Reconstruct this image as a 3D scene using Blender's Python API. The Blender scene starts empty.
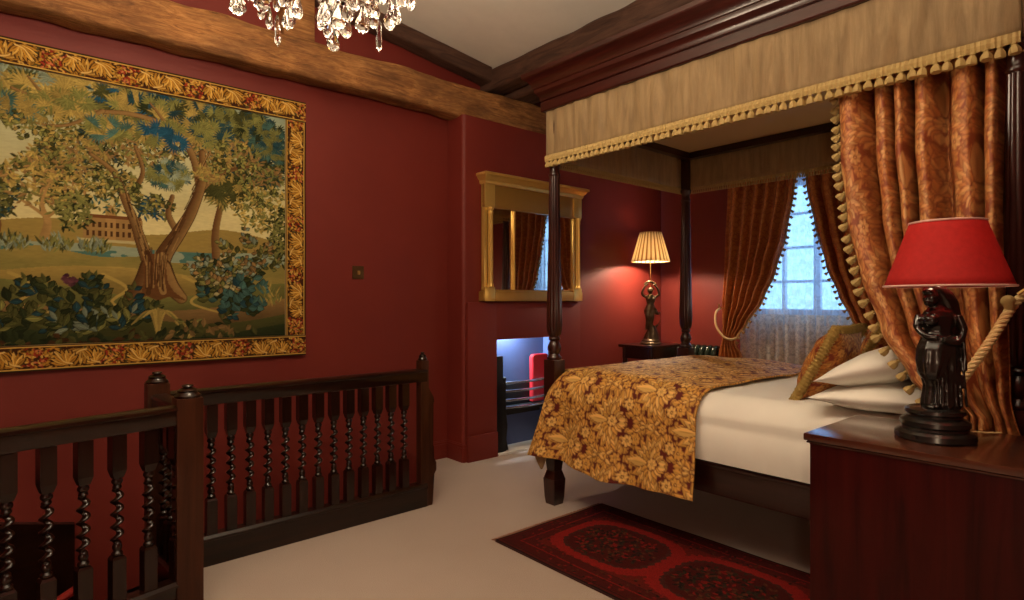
import bpy, bmesh, math, random
import numpy as np
from mathutils import Vector, Matrix, noise as mnoise

S = bpy.context.scene
COL = S.collection
PI = math.pi
EYE = 1.35

# ---------------------------------------------------------------- camera, light, exposure
cam = bpy.data.cameras.new('camera'); camo = bpy.data.objects.new('camera', cam); COL.objects.link(camo)
cam.sensor_width = 36.0; cam.lens = 592.0 / 1024 * 36.0; cam.clip_start = 0.02
camo.location = (0, 0, EYE)
camo.rotation_euler = (PI / 2, 0, -math.atan2(.655, .756))
S.camera = camo

W = bpy.data.worlds.new('sky'); S.world = W; W.use_nodes = True
bg = W.node_tree.nodes['Background']; bg.inputs[0].default_value = (.30, .58, 1.0, 1); bg.inputs[1].default_value = 4.2

def light(name, kind, loc, power, color, **kw):
    l = bpy.data.lights.new(name, kind); l.energy = power; l.color = color
    for k, v in kw.items(): setattr(l, k, v)
    o = bpy.data.objects.new(name, l); COL.objects.link(o); o.location = loc
    return o
WARM = (1.0, .79, .55)
light('chandelier_light', 'POINT', (.90, 2.14, 2.78), 100, WARM, shadow_soft_size=.30)
light('viewer_side_fill', 'POINT', (-1.7, -.9, 1.42), 72, (1.0, .76, .48), shadow_soft_size=.12)  # added fill reaching in under the canopy; no actual wall lamp behind it
light('bed_canopy_fill', 'POINT', (4.85, .50, 1.42), 12, (1.0, .76, .48), shadow_soft_size=.11)  # added fill for the canopy's inner faces, from an invented source beyond the bed
o = light('ceiling_bounce_fill', 'AREA', (.2, .2, 2.35), 150, (1.0, .87, .70), shape='DISK', size=.9)  # added upward fill bounced off the ceiling, belongs to no fixture
o.rotation_euler = (PI, 0, 0)

S.view_settings.view_transform = 'Standard'
S.view_settings.look = 'None'
S.view_settings.gamma = 1.0
S.view_settings.use_curve_mapping = False
S.view_settings.exposure = 0.0

# ---------------------------------------------------------------- helpers: objects
def tag(o, label=None, cat=None, group=None, kind=None):
    if label: o['label'] = label
    if cat: o['category'] = cat
    if group: o['group'] = group
    if kind: o['kind'] = kind
    return o

def thing(name, loc, label, cat, group=None, rz=0):
    o = bpy.data.objects.new(name, None); COL.objects.link(o)
    o.location = loc; o.rotation_euler = (0, 0, rz); o.empty_display_size = .05
    return tag(o, label, cat, group)

def wloc(o):
    v = Vector((0, 0, 0))
    while o is not None:
        v += o.location; o = o.parent
    return v

def build(name, bm, mat, parent=None, world=True, smooth=True, angle=35):
    """links a bmesh as one mesh object; with world=True its vertices are given in room coordinates"""
    if parent is not None and world:
        bmesh.ops.translate(bm, verts=bm.verts, vec=-wloc(parent))
    bmesh.ops.recalc_face_normals(bm, faces=bm.faces)
    me = bpy.data.meshes.new(name); bm.to_mesh(me); bm.free()
    return link(name, me, mat, parent, smooth, angle)

def link(name, me, mat, parent=None, smooth=True, angle=35):
    if mat is not None: me.materials.append(mat)
    if smooth:
        me.polygons.foreach_set('use_smooth', [True] * len(me.polygons))
        try: me.set_sharp_from_angle(angle=math.radians(angle))
        except Exception: pass
    o = bpy.data.objects.new(name, me); COL.objects.link(o)
    if parent is not None: o.parent = parent
    return o

def struct(name, bm, mat, label, cat, **kw):
    o = build(name, bm, mat, **kw)
    return tag(o, label, cat, kind='structure')

def dup(o, parent, loc, rot=None, scale=None):
    c = o.copy(); COL.objects.link(c); c.parent = parent; c.location = loc
    if rot is not None: c.rotation_euler = rot
    if scale is not None: c.scale = scale
    return c

# ---------------------------------------------------------------- helpers: shapes
def BM(): return bmesh.new()

def box(bm, x0, x1, y0, y1, z0, z1, bevel=0.0, mat4=None):
    r = bmesh.ops.create_cube(bm, size=1.0)
    vs = r['verts']
    M = Matrix.Translation(((x0 + x1) / 2, (y0 + y1) / 2, (z0 + z1) / 2)) @ Matrix.Diagonal((x1 - x0, y1 - y0, z1 - z0, 1))
    bmesh.ops.transform(bm, matrix=M, verts=vs)
    if bevel > 0:
        es = list({e for v in vs for e in v.link_edges})
        rr = bmesh.ops.bevel(bm, geom=es, offset=bevel, segments=2, affect='EDGES', profile=.7)
        vs = list({v for f in rr['faces'] for v in f.verts} | {v for v in vs if v.is_valid})
    if mat4 is not None: bmesh.ops.transform(bm, matrix=mat4, verts=vs)
    return vs

def grid(bm, nu, nv, fn, closeu=False, uvfn=None):
    """surface from fn(u,v), u,v in 0..1; uvfn gives the cloth coordinates in metres"""
    uvl = bm.loops.layers.uv.verify() if uvfn else None
    rows = []
    for j in range(nv + 1):
        rows.append([bm.verts.new(fn(i / nu, j / nv)) for i in range(nu + (0 if closeu else 1))])
    for j in range(nv):
        for i in range(nu):
            i2 = (i + 1) % nu if closeu else i + 1
            f = bm.faces.new((rows[j][i], rows[j][i2], rows[j + 1][i2], rows[j + 1][i]))
            if uvl:
                for lp, (a, b) in zip(f.loops, ((i, j), (i + 1, j), (i + 1, j + 1), (i, j + 1))):
                    lp[uvl].uv = uvfn(a / nu, b / nv)
    return rows

def lathe(bm, prof, c=(0, 0, 0), seg=24, flute=None):
    """prof: (radius, z) from bottom to top"""
    rows = []
    for r, z in prof:
        row = []
        for i in range(seg):
            a = 2 * PI * i / seg
            rr = r * (flute(a, z) if flute else 1)
            row.append(bm.verts.new((c[0] + rr * math.cos(a), c[1] + rr * math.sin(a), c[2] + z)))
        rows.append(row)
    for j in range(len(rows) - 1):
        for i in range(seg):
            k = (i + 1) % seg
            bm.faces.new((rows[j][i], rows[j][k], rows[j + 1][k], rows[j + 1][i]))
    if prof[0][0] > 1e-5: bm.faces.new(list(reversed(rows[0])))
    if prof[-1][0] > 1e-5: bm.faces.new(rows[-1])
    return rows

def tube(bm, pts, rad, seg=8, cap=True, rfn=None):
    pts = [Vector(p) for p in pts]
    n = len(pts); rows = []; up = Vector((0, 0, 1))
    t0 = (pts[1] - pts[0]).normalized()
    nrm = t0.cross(up)
    if nrm.length < 1e-3: nrm = t0.cross(Vector((1, 0, 0)))
    nrm.normalize()
    for i, p in enumerate(pts):
        t = (pts[min(i + 1, n - 1)] - pts[max(i - 1, 0)]).normalized()
        nrm = (nrm - t * nrm.dot(t)).normalized(); b = t.cross(nrm)
        r = rad[i] if isinstance(rad, (list, tuple)) else rad
        rows.append([bm.verts.new(p + (nrm * math.cos(a) + b * math.sin(a)) * r * (rfn(i, a) if rfn else 1))
                     for a in (2 * PI * k / seg for k in range(seg))])
    for j in range(n - 1):
        for i in range(seg):
            k = (i + 1) % seg
            bm.faces.new((rows[j][i], rows[j][k], rows[j + 1][k], rows[j + 1][i]))
    if cap:
        bm.faces.new(list(reversed(rows[0]))); bm.faces.new(rows[-1])
    return rows

def ball(bm, c, r, sx=1, sy=1, sz=1, u=12, v=8):
    rr = bmesh.ops.create_uvsphere(bm, u_segments=u, v_segments=v, radius=r)
    bmesh.ops.transform(bm, matrix=Matrix.Translation(c) @ Matrix.Diagonal((sx, sy, sz, 1)), verts=rr['verts'])
    return rr['verts']

def poly_prism(bm, pts, axis, a0, a1):
    """extrudes a 2D outline; axis 'x': outline is (y,z); 'y': (x,z); 'z': (x,y)"""
    def P(p, a):
        return {'x': (a, p[0], p[1]), 'y': (p[0], a, p[1]), 'z': (p[0], p[1], a)}[axis]
    A = [bm.verts.new(P(p, a0)) for p in pts]; B = [bm.verts.new(P(p, a1)) for p in pts]
    n = len(pts)
    for i in range(n):
        k = (i + 1) % n
        bm.faces.new((A[i], A[k], B[k], B[i]))
    fs = [bm.faces.new(list(reversed(A))), bm.faces.new(B)]
    bmesh.ops.triangulate(bm, faces=fs)

def sweep_rect(bm, x0, x1, y0, y1, prof, closed_prof=False):
    """runs a profile of (outward offset, z) round a rectangle with mitred corners"""
    rows = []
    for d, z in prof:
        rows.append([bm.verts.new(p) for p in ((x0 - d, y0 - d, z), (x1 + d, y0 - d, z), (x1 + d, y1 + d, z), (x0 - d, y1 + d, z))])
    m = len(rows)
    for j in range(m if closed_prof else m - 1):
        a, b = rows[j], rows[(j + 1) % m]
        for i in range(4):
            k = (i + 1) % 4
            bm.faces.new((a[i], a[k], b[k], b[i]))

def lerp(a, b, t): return a + (b - a) * t
def interp(tab, x):
    if x <= tab[0][0]: return tab[0][1]
    for (xa, ya), (xb, yb) in zip(tab, tab[1:]):
        if x <= xb:
            t = (x - xa) / (xb - xa); t = t * t * (3 - 2 * t) * .5 + t * .5
            return ya + (yb - ya) * t
    return tab[-1][1]

# ---------------------------------------------------------------- materials
def lin(r, g, b):
    f = lambda c: (c / 255 / 12.92) if c / 255 <= .04045 else ((c / 255 + .055) / 1.055) ** 2.4
    return (f(r), f(g), f(b), 1)

class Mat:
    def __init__(s, name, rough=.6, spec=.5, metal=0.0):
        s.m = bpy.data.materials.new(name); s.m.use_nodes = True
        s.t = s.m.node_tree; s.n = s.t.nodes; s.b = s.n['Principled BSDF']
        s.b.inputs['Roughness'].default_value = rough
        s.b.inputs['Metallic'].default_value = metal
        s.b.inputs['Specular IOR Level'].default_value = spec
    def node(s, kind, **kw):
        x = s.n.new(kind)
        for k, v in kw.items():
            if k.startswith('i_'): x.inputs[k[2:].replace('_', ' ')].default_value = v
            else: setattr(x, k, v)
        return x
    def l(s, a, b): s.t.links.new(a, b)
    def coord(s, kind='Object', scale=(1, 1, 1)):
        tc = s.node('ShaderNodeTexCoord'); mp = s.node('ShaderNodeMapping')
        mp.inputs['Scale'].default_value = scale
        s.l(tc.outputs[kind], mp.inputs[0]); return mp.outputs[0]
    def noise(s, vec, scale, detail=4, rough=.55, dist=0):
        x = s.node('ShaderNodeTexNoise', i_Scale=scale, i_Detail=detail, i_Roughness=rough, i_Distortion=dist)
        s.l(vec, x.inputs['Vector']); return x.outputs['Fac']
    def ramp(s, fac, stops, interp='LINEAR'):
        r = s.node('ShaderNodeValToRGB'); cr = r.color_ramp; cr.interpolation = interp
        while len(cr.elements) < len(stops): cr.elements.new(.5)
        for e, (p, c) in zip(cr.elements, stops): e.position = p; e.color = c
        s.l(fac, r.inputs[0]); return r.outputs[0]
    def math(s, op, a, b=None, c=None):
        x = s.node('ShaderNodeMath', operation=op)
        for i, v in enumerate((a, b, c)):
            if v is None: continue
            if isinstance(v, (int, float)): x.inputs[i].default_value = v
            else: s.l(v, x.inputs[i])
        return x.outputs[0]
    def mix(s, fac, a, b, mode='MIX'):
        x = s.node('ShaderNodeMix', data_type='RGBA', blend_type=mode)
        for i, v in ((0, fac), (6, a), (7, b)):
            if isinstance(v, (int, float, tuple)): x.inputs[i].default_value = v
            else: s.l(v, x.inputs[i])
        return x.outputs[2]
    def color(s, c):
        if isinstance(c, tuple): s.b.inputs['Base Color'].default_value = c
        else: s.l(c, s.b.inputs['Base Color'])
        return s
    def bump(s, h, strength=.3, dist=.01):
        x = s.node('ShaderNodeBump', i_Strength=strength, i_Distance=dist)
        s.l(h, x.inputs['Height']); s.l(x.outputs[0], s.b.inputs['Normal']); return s
    def rough(s, v): s.l(v, s.b.inputs['Roughness']); return s

def wall_mat():
    m = Mat('red_wall_paint', .55, .35)
    v = m.coord('Object'); n = m.noise(v, 1.3, 3)
    m.color(m.ramp(n, [(.3, (.150, .0175, .0115, 1)), (.7, (.180, .0220, .0140, 1))]))
    m.bump(m.noise(v, 60, 3), .06, .004); return m.m
def wood_mat(name, dark, light_, rough=.28, axis='Z', scale=1.0, coat=.4, bumps=.05, spec=.4):
    m = Mat(name, rough, spec)
    sc = {'X': (1.2, 16, 16), 'Y': (16, 1.2, 16), 'Z': (16, 16, 1.2)}[axis]
    v = m.coord('Object', tuple(k * scale for k in sc))
    n = m.noise(v, 1.6, 6, .6, .6)
    m.color(m.ramp(n, [(.3, dark), (.7, light_)]))
    m.b.inputs['Coat Weight'].default_value = coat; m.b.inputs['Coat Roughness'].default_value = .15
    m.bump(n, bumps, .004); return m.m
def plain(name, c, rough=.5, metal=0.0, spec=.5, bumpscale=None, bs=.1):
    m = Mat(name, rough, spec, metal); m.color(c)
    v = m.coord('Object')
    n = m.noise(v, bumpscale or 40, 3)
    m.color(m.mix(.12, c, m.ramp(n, [(.3, tuple(k * .6 for k in c[:3]) + (1,)), (.7, c)])))
    if bumpscale: m.bump(n, bs, .003)
    return m.m
def oak_mat():
    m = Mat('old_oak_beam', .7, .3)
    v = m.coord('Object', (1.1, 9, 9)); n = m.noise(v, 3.4, 10, .72, 1.6)
    n2 = m.noise(m.coord('Object', (.8, 1, 2)), 3.5, 5, .6, .4)
    c = m.ramp(n, [(.28, (.07, .026, .009, 1)), (.48, (.34, .145, .042, 1)), (.68, (.60, .30, .10, 1))])
    c = m.mix(m.ramp(n2, [(.35, (0, 0, 0, 1)), (.65, (.75, .75, .75, 1))]), c, (.10, .040, .014, 1))
    m.color(c); m.bump(m.math('ADD', n, n2), .55, .02); return m.m
def dark_beam_mat(axis):
    m = Mat('dark_oak_beam', .65, .3)
    v = m.coord('Object', (1.1, 9, 9) if axis == 'X' else (9, 1.1, 9)); n = m.noise(v, 2.2, 8, .65, 1.0)
    m.color(m.ramp(n, [(.3, (.035, .015, .009, 1)), (.7, (.12, .058, .036, 1))])); m.bump(n, .4, .015); return m.m
def carpet_mat():
    m = Mat('beige_carpet', .95, .1)
    v = m.coord('Object'); n = m.noise(v, 1.2, 3); n2 = m.noise(v, 220, 2)
    c = m.ramp(n, [(.3, (.40, .325, .275, 1)), (.7, (.47, .39, .335, 1))])
    m.color(m.mix(.35, c, m.ramp(n2, [(.3, (.22, .155, .11, 1)), (.7, (.48, .365, .285, 1))])))
    m.b.inputs['Sheen Weight'].default_value = .3
    m.bump(n2, .5, .01); return m.m

def damask_mat(name, gold, gold2, ground, scale=1.0, rough=.42, cover=.12, spec=.4):
    """mirrored floral damask on the cloth's own coordinates: pale leaves and flowers on a darker ground"""
    m = Mat(name, rough, spec)
    tc = m.node('ShaderNodeUVMap'); sep = m.node('ShaderNodeSeparateXYZ'); m.l(tc.outputs[0], sep.inputs[0])
    P = .155 / scale
    U, V = sep.outputs[0], sep.outputs[1]
    row = m.math('FLOOR', m.math('DIVIDE', V, P * 2.6))
    us = m.math('ADD', U, m.math('MULTIPLY', row, P))
    um = m.math('PINGPONG', us, P)
    vm = m.math('MODULO', m.math('ADD', V, 100 * P * 2.6), P * 2.6)
    cmb = m.node('ShaderNodeCombineXYZ'); m.l(um, cmb.inputs[0]); m.l(vm, cmb.inputs[1])
    wob = m.node('ShaderNodeTexNoise', i_Scale=16 * scale, i_Detail=1.0); m.l(cmb.outputs[0], wob.inputs['Vector'])
    add = m.node('ShaderNodeVectorMath', operation='MULTIPLY_ADD'); m.l(wob.outputs['Color'], add.inputs[0])
    add.inputs[1].default_value = (.045 / scale,) * 3; m.l(cmb.outputs[0], add.inputs[2])
    vo = m.node('ShaderNodeTexVoronoi', feature='DISTANCE_TO_EDGE', i_Scale=19 * scale); m.l(add.outputs[0], vo.inputs['Vector'])
    vf = m.node('ShaderNodeTexVoronoi', feature='F1', i_Scale=19 * scale); m.l(add.outputs[0], vf.inputs['Vector'])
    vo2 = m.node('ShaderNodeTexVoronoi', feature='DISTANCE_TO_EDGE', i_Scale=52 * scale); m.l(add.outputs[0], vo2.inputs['Vector'])
    big = m.noise(cmb.outputs[0], 11 * scale, 1)
    th = m.math('MULTIPLY', m.ramp(big, [(.35, (.25,) * 3 + (1,)), (.6, (1,) * 3 + (1,))]), cover)
    leaf = m.ramp(m.math('DIVIDE', vo.outputs['Distance'], th), [(.75, (0, 0, 0, 1)), (1.05, (1, 1, 1, 1))])
    vein = m.ramp(vo2.outputs['Distance'], [(.02, (0, 0, 0, 1)), (.09, (1, 1, 1, 1))])
    cc = m.mix(m.ramp(vf.outputs['Distance'], [(.1, (0, 0, 0, 1)), (.5, (1, 1, 1, 1))]), gold, gold2)
    cc = m.mix(m.math('MULTIPLY', m.math('SUBTRACT', 1.0, vein), .75), cc, tuple(lerp(g, k, .62) for g, k in zip(gold2, ground)))
    m.color(m.mix(leaf, ground, cc))
    thr = m.node('ShaderNodeTexNoise', i_Scale=700, i_Detail=1.0); m.l(tc.outputs[0], thr.inputs['Vector'])
    m.bump(m.math('ADD', leaf, m.math('MULTIPLY', thr.outputs['Fac'], .5)), .18, .003)
    m.b.inputs['Sheen Weight'].default_value = .25
    m.b.inputs['Sheen Tint'].default_value = gold
    return m.m
def silk_mat(name, c1, c2, transl=0.0):
    """plain slubbed silk, vertical slubs and water marks"""
    m = Mat(name, .55, .3)
    tc = m.node('ShaderNodeUVMap'); mp = m.node('ShaderNodeMapping'); mp.inputs['Scale'].default_value = (6, .7, 1)
    m.l(tc.outputs[0], mp.inputs[0]); n = m.noise(mp.outputs[0], 5, 6, .7, .4)
    m.color(m.ramp(n, [(.3, c1), (.65, c2)])); m.bump(n, .45, .012)
    m.b.inputs['Sheen Weight'].default_value = .2
    if transl:
        t = m.node('ShaderNodeBsdfTranslucent'); t.inputs[0].default_value = c2
        x = m.node('ShaderNodeMixShader'); x.inputs[0].default_value = transl
        out = m.n['Material Output']; m.l(m.b.outputs[0], x.inputs[1]); m.l(t.outputs[0], x.inputs[2]); m.l(x.outputs[0], out.inputs[0])
    return m.m
def attr_mat(name, attr, rough=.9, weave=350):
    m = Mat(name, rough, .15)
    a = m.node('ShaderNodeAttribute', attribute_name=attr); m.color(a.outputs['Color'])
    v = m.coord('Object'); m.bump(m.noise(v, weave, 2), .35, .003); return m.m
def emit_mat(name, c, s):
    m = Mat(name); m.color((0, 0, 0, 1)); m.b.inputs['Emission Color'].default_value = c; m.b.inputs['Emission Strength'].default_value = s
    return m.m
def shade_mat(name, c, transl, rough=.7):
    m = Mat(name, rough, .2)
    v = m.coord('Object'); n = m.noise(v, 60, 4)
    cc = m.ramp(n, [(.3, tuple(k * .85 for k in c[:3]) + (1,)), (.7, c)]); m.color(cc)
    t = m.node('ShaderNodeBsdfTranslucent'); m.l(cc, t.inputs[0])
    x = m.node('ShaderNodeMixShader'); x.inputs[0].default_value = transl
    out = m.n['Material Output']; m.l(m.b.outputs[0], x.inputs[1]); m.l(t.outputs[0], x.inputs[2]); m.l(x.outputs[0], out.inputs[0])
    return m.m
def pleat_mat(name, c, dark, n, transl):
    m = Mat(name, .75, .15)
    tc = m.node('ShaderNodeTexCoord'); sp = m.node('ShaderNodeSeparateXYZ'); m.l(tc.outputs['Object'], sp.inputs[0])
    an = m.math('ARCTAN2', sp.outputs[1], sp.outputs[0]); w = m.math('COSINE', m.math('MULTIPLY', an, float(n)))
    cc = m.ramp(m.math('MULTIPLY_ADD', w, .5, .5), [(.18, dark), (.5, c)]); m.color(cc)
    t = m.node('ShaderNodeBsdfTranslucent'); m.l(cc, t.inputs[0])
    x = m.node('ShaderNodeMixShader'); x.inputs[0].default_value = transl
    m.l(m.b.outputs[0], x.inputs[1]); m.l(t.outputs[0], x.inputs[2]); m.l(x.outputs[0], m.n['Material Output'].inputs[0]); return m.m
def glass_mat(name, c=(1, 1, 1, 1), ior=1.5, rough=0.0):
    m = Mat(name, rough, .5); m.color(c); m.b.inputs['Transmission Weight'].default_value = 1.0; m.b.inputs['IOR'].default_value = ior
    return m.m
def pane_mat():
    m = Mat('window_glass', .02, .5)
    t = m.node('ShaderNodeBsdfTransparent'); t.inputs[0].default_value = (.93, .97, 1, 1)
    g = m.node('ShaderNodeBsdfGlossy'); g.inputs['Roughness'].default_value = .03
    x = m.node('ShaderNodeMixShader'); x.inputs[0].default_value = .07
    m.l(t.outputs[0], x.inputs[1]); m.l(g.outputs[0], x.inputs[2]); m.l(x.outputs[0], m.n['Material Output'].inputs[0]); return m.m
def lace_mat(name, c, base, pattern, pscale):
    """net cloth: threads scatter and pass light, the holes between them are clear"""
    m = Mat(name, .9, .1)
    d = m.node('ShaderNodeBsdfDiffuse'); d.inputs[0].default_value = c
    tl = m.node('ShaderNodeBsdfTranslucent'); tl.inputs[0].default_value = c
    tr = m.node('ShaderNodeBsdfTransparent')
    a = m.node('ShaderNodeMixShader'); a.inputs[0].default_value = .5; m.l(d.outputs[0], a.inputs[1]); m.l(tl.outputs[0], a.inputs[2])
    tc = m.node('ShaderNodeUVMap')
    sp = m.node('ShaderNodeSeparateXYZ'); m.l(tc.outputs[0], sp.inputs[0])
    um = m.math('PINGPONG', sp.outputs[0], .14); vm = m.math('MODULO', sp.outputs[1], .36)
    cb = m.node('ShaderNodeCombineXYZ'); m.l(um, cb.inputs[0]); m.l(vm, cb.inputs[1])
    wv = m.node('ShaderNodeTexNoise', i_Scale=pscale, i_Detail=2.0, i_Distortion=1.2); m.l(cb.outputs[0], wv.inputs['Vector'])
    f = m.ramp(wv.outputs['Fac'], [(.42, (base,) * 3 + (1,)), (.52, (pattern,) * 3 + (1,))])
    x = m.node('ShaderNodeMixShader'); m.l(f, x.inputs[0]); m.l(tr.outputs[0], x.inputs[1]); m.l(a.outputs[0], x.inputs[2])
    m.l(x.outputs[0], m.n['Material Output'].inputs[0]); return m.m

M_WALL = wall_mat()
M_OAK = oak_mat()
M_DBX = dark_beam_mat('X'); M_DBY = dark_beam_mat('Y')
M_CARPET = carpet_mat()
M_CEIL = plain('cream_plaster', (.80, .74, .63, 1), .9, bumpscale=8, bs=.08)
M_MAHZ = wood_mat('mahogany', (.014, .0032, .0022, 1), (.042, .0085, .0048, 1), axis='Z')
M_MAHX = wood_mat('mahogany_rail', (.010, .0028, .0018, 1), (.028, .0070, .0040, 1), axis='X')
M_MAHY = wood_mat('mahogany_side', (.010, .0024, .0016, 1), (.028, .0060, .0036, 1), axis='Y')
M_CORN = wood_mat('red_mahogany_cornice', (.018, .0032, .0022, 1), (.050, .0085, .0052, 1), axis='Y', rough=.3, coat=.2)
M_RAILX = wood_mat('dark_stained_oak', (.006, .0022, .0013, 1), (.020, .0068, .0032, 1), axis='X', rough=.3, coat=.8, spec=.1)
M_RAILZ = wood_mat('dark_stained_oak_post', (.006, .0018, .0010, 1), (.020, .0054, .0024, 1), axis='Z', rough=.28, coat=.7, spec=.1)
M_NEWEL = wood_mat('brown_oak_newel', (.022, .0065, .0030, 1), (.060, .0190, .0080, 1), axis='Z', rough=.35, coat=.1, spec=.2)
M_CHEST = wood_mat('red_mahogany_chest', (.018, .0011, .0009, 1), (.046, .0030, .0022, 1), axis='Z', rough=.45, coat=.10, spec=.12)
M_CHTOP = wood_mat('polished_chest_top', (.040, .0095, .0050, 1), (.085, .0240, .0110, 1), axis='Y', rough=.22, coat=.6)
M_BRONZE = plain('dark_bronze', (.012, .010, .0085, 1), .24, 0.0, .6, 30, .05)
M_BRONZE2 = plain('brown_bronze', (.10, .066, .034, 1), .32, .5, .5, 60, .1)
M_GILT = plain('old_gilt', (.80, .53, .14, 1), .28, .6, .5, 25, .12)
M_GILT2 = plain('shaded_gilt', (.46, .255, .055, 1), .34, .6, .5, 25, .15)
M_IRON = plain('cast_iron', (.012, .013, .014, 1), .45, .3, .5, 60, .15)
M_RADI = plain('dark_green_iron', (.022, .034, .020, 1), .22, .2, .6)
M_STEEL = plain('polished_steel_bar', (.42, .46, .52, 1), .25, .9)
M_FIREBLUE = plain('blue_black_firebox', (.085, .125, .27, 1), .6, bumpscale=20)
M_HEARTH = plain('white_hearth_stone', (.72, .70, .66, 1), .6, bumpscale=15)
M_REDBOARD = plain('bright_red_paint', (.55, .022, .030, 1), .5)
M_MIRROR = Mat('mirror_glass', .02, .5, 1.0).color((.78, .76, .70, 1)).m
M_SILK = silk_mat('champagne_silk', (.25, .165, .078, 1), (.50, .35, .175, 1), .36)
M_SILKIN = silk_mat('gold_silk', (.50, .34, .14, 1), (.66, .46, .20, 1), .25)
M_LINEN = plain('white_linen', (.86, .84, .77, 1), .8, bumpscale=6, bs=.06)
M_TRIM = plain('gold_fringe', (.44, .31, .11, 1), .7, bumpscale=120, bs=.4)
M_ROPE = plain('cream_gold_rope', (.68, .50, .23, 1), .65, bumpscale=140, bs=.3)
M_SPREAD = damask_mat('gold_damask', (.66, .36, .080, 1), (.52, .225, .036, 1), (.085, .010, .008, 1), 1.0, cover=.17)
M_CURT = damask_mat('copper_damask', (.66, .29, .085, 1), (.50, .165, .040, 1), (.25, .050, .018, 1), 1.25, cover=.15, rough=.36)
M_WCURT = damask_mat('rust_damask', (.56, .24, .070, 1), (.50, .18, .045, 1), (.36, .105, .034, 1), 1.2, cover=.12, rough=.4)
M_CUSH = damask_mat('orange_damask', (.56, .23, .040, 1), (.45, .135, .025, 1), (.12, .014, .010, 1), 1.3, cover=.16)
M_FRILL = plain('olive_gold_fringe', (.34, .215, .05, 1), .8, bumpscale=150, bs=.5)
M_REDSH = shade_mat('red_lampshade', (.52, .028, .026, 1), .28)
M_SHLIN = shade_mat('pale_shade_lining', (.85, .55, .48, 1), .2)
M_CRSH = pleat_mat('cream_pleated_shade', (.86, .74, .50, 1), (.34, .20, .07, 1), 24, .22)
M_CRYS = glass_mat('cut_crystal', (1, .985, .96, 1), 1.55)
M_BRASS = plain('brass', (.55, .36, .12, 1), .3, .9)
M_BULB = emit_mat('candle_bulb', (1, .75, .45, 1), 12)
M_PANE = pane_mat()
M_NET = lace_mat('net_cloth', (.80, .86, .93, 1), .55, .70, 15)
M_LACE = lace_mat('cream_lace', (.80, .72, .58, 1), .70, .98, 34)
M_WHITE = plain('white_window_paint', (.75, .76, .78, 1), .5)
M_TAP = attr_mat('woven_tapestry', 'weave')
M_RUG = attr_mat('wool_rug', 'weave', .95, 260)

def smooth_pts(pts, n=40):
    P = [Vector(p) for p in pts]; out = []
    m = len(P) - 1
    for i in range(n + 1):
        t = i / n * m; k = min(int(t), m - 1); f = t - k
        p0, p1, p2, p3 = P[max(k - 1, 0)], P[k], P[k + 1], P[min(k + 2, m)]
        out.append(.5 * ((2 * p1) + (p2 - p0) * f + (2 * p0 - 5 * p1 + 4 * p2 - p3) * f * f + (3 * p1 - p0 - 3 * p2 + p3) * f ** 3))
    return out

# ================================================================ woven pictures: a small numpy painter
def srgb(*c): return np.array([lin(*c)[:3]], dtype=np.float64)[0]
class Canvas:
    def __init__(s, w, h, W_, H_):
        s.w, s.h, s.W, s.H = w, h, W_, H_       # pixels; size in metres
        s.a = np.zeros((h, w, 3)); s.X, s.Y = np.meshgrid((np.arange(w) + .5) / w * W_, (np.arange(h) + .5) / h * H_)
    def clipbox(s, x0, x1, y0, y1):
        i0, i1 = max(0, int(x0 / s.W * s.w)), min(s.w, int(x1 / s.W * s.w) + 2)
        j0, j1 = max(0, int(y0 / s.H * s.h)), min(s.h, int(y1 / s.H * s.h) + 2)
        return (slice(j0, j1), slice(i0, i1)) if i1 > i0 and j1 > j0 else None
    def blend(s, sl, m, c):
        s.a[sl] = s.a[sl] * (1 - m[..., None]) + m[..., None] * np.asarray(c)
    def leaf(s, x, y, L, Wd, ang, c, al=1.0, point=True):
        b = s.clipbox(x - L, x + L, y - L, y + L)
        if b is None: return
        dx, dy = s.X[b] - x, s.Y[b] - y
        u = dx * math.cos(ang) + dy * math.sin(ang); v = -dx * math.sin(ang) + dy * math.cos(ang)
        t = u / L
        if point: w = Wd * np.clip(1 - np.abs(2 * t - 1) ** 1.6, 0, 1); inside = (t > 0) & (t < 1)
        else: w = Wd * np.sqrt(np.clip(1 - (2 * t - 1) ** 2, 0, 1)); inside = (t > 0) & (t < 1)
        m = np.clip((w - np.abs(v)) / .0022 + .4, 0, 1) * inside * al
        col = np.asarray(c) * np.where(v > 0, .82, 1.1)[..., None]
        s.a[b] = s.a[b] * (1 - m[..., None]) + m[..., None] * col
    def stroke(s, pts, w0, w1, c, c2=None):
        n = 0
        for (x0, y0), (x1, y1) in zip(pts, pts[1:]): n += int(math.hypot(x1 - x0, y1 - y0) / .004) + 1
        P = smooth_pts([(p[0], p[1], 0) for p in pts], n)
        for i, p in enumerate(P):
            t = i / len(P); w = lerp(w0, w1, t)
            b = s.clipbox(p.x - w - .01, p.x + w + .01, p.y - w - .01, p.y + w + .01)
            if b is None: continue
            dx, dy = s.X[b] - p.x, s.Y[b] - p.y; d = np.hypot(dx, dy)
            m = np.clip((w - d) / .003 + .5, 0, 1)
            k = np.clip(.5 + dx / (2 * w + 1e-6), 0, 1)[..., None]
            col = np.asarray(c) * (1 - k) + np.asarray(c if c2 is None else c2) * k
            s.a[b] = s.a[b] * (1 - m[..., None]) + m[..., None] * col
    def poly(s, pts, c):
        xs = [p[0] for p in pts]; ys = [p[1] for p in pts]
        b = s.clipbox(min(xs), max(xs), min(ys), max(ys))
        if b is None: return
        X, Y = s.X[b], s.Y[b]; ins = np.zeros(X.shape, bool); j = len(pts) - 1
        for i in range(len(pts)):
            (xi, yi), (xj, yj) = pts[i], pts[j]
            if yi != yj: ins ^= ((yi > Y) != (yj > Y)) & (X < (xj - xi) * (Y - yi) / (yj - yi) + xi)
            j = i
        s.blend(b, ins.astype(float), c)
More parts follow.
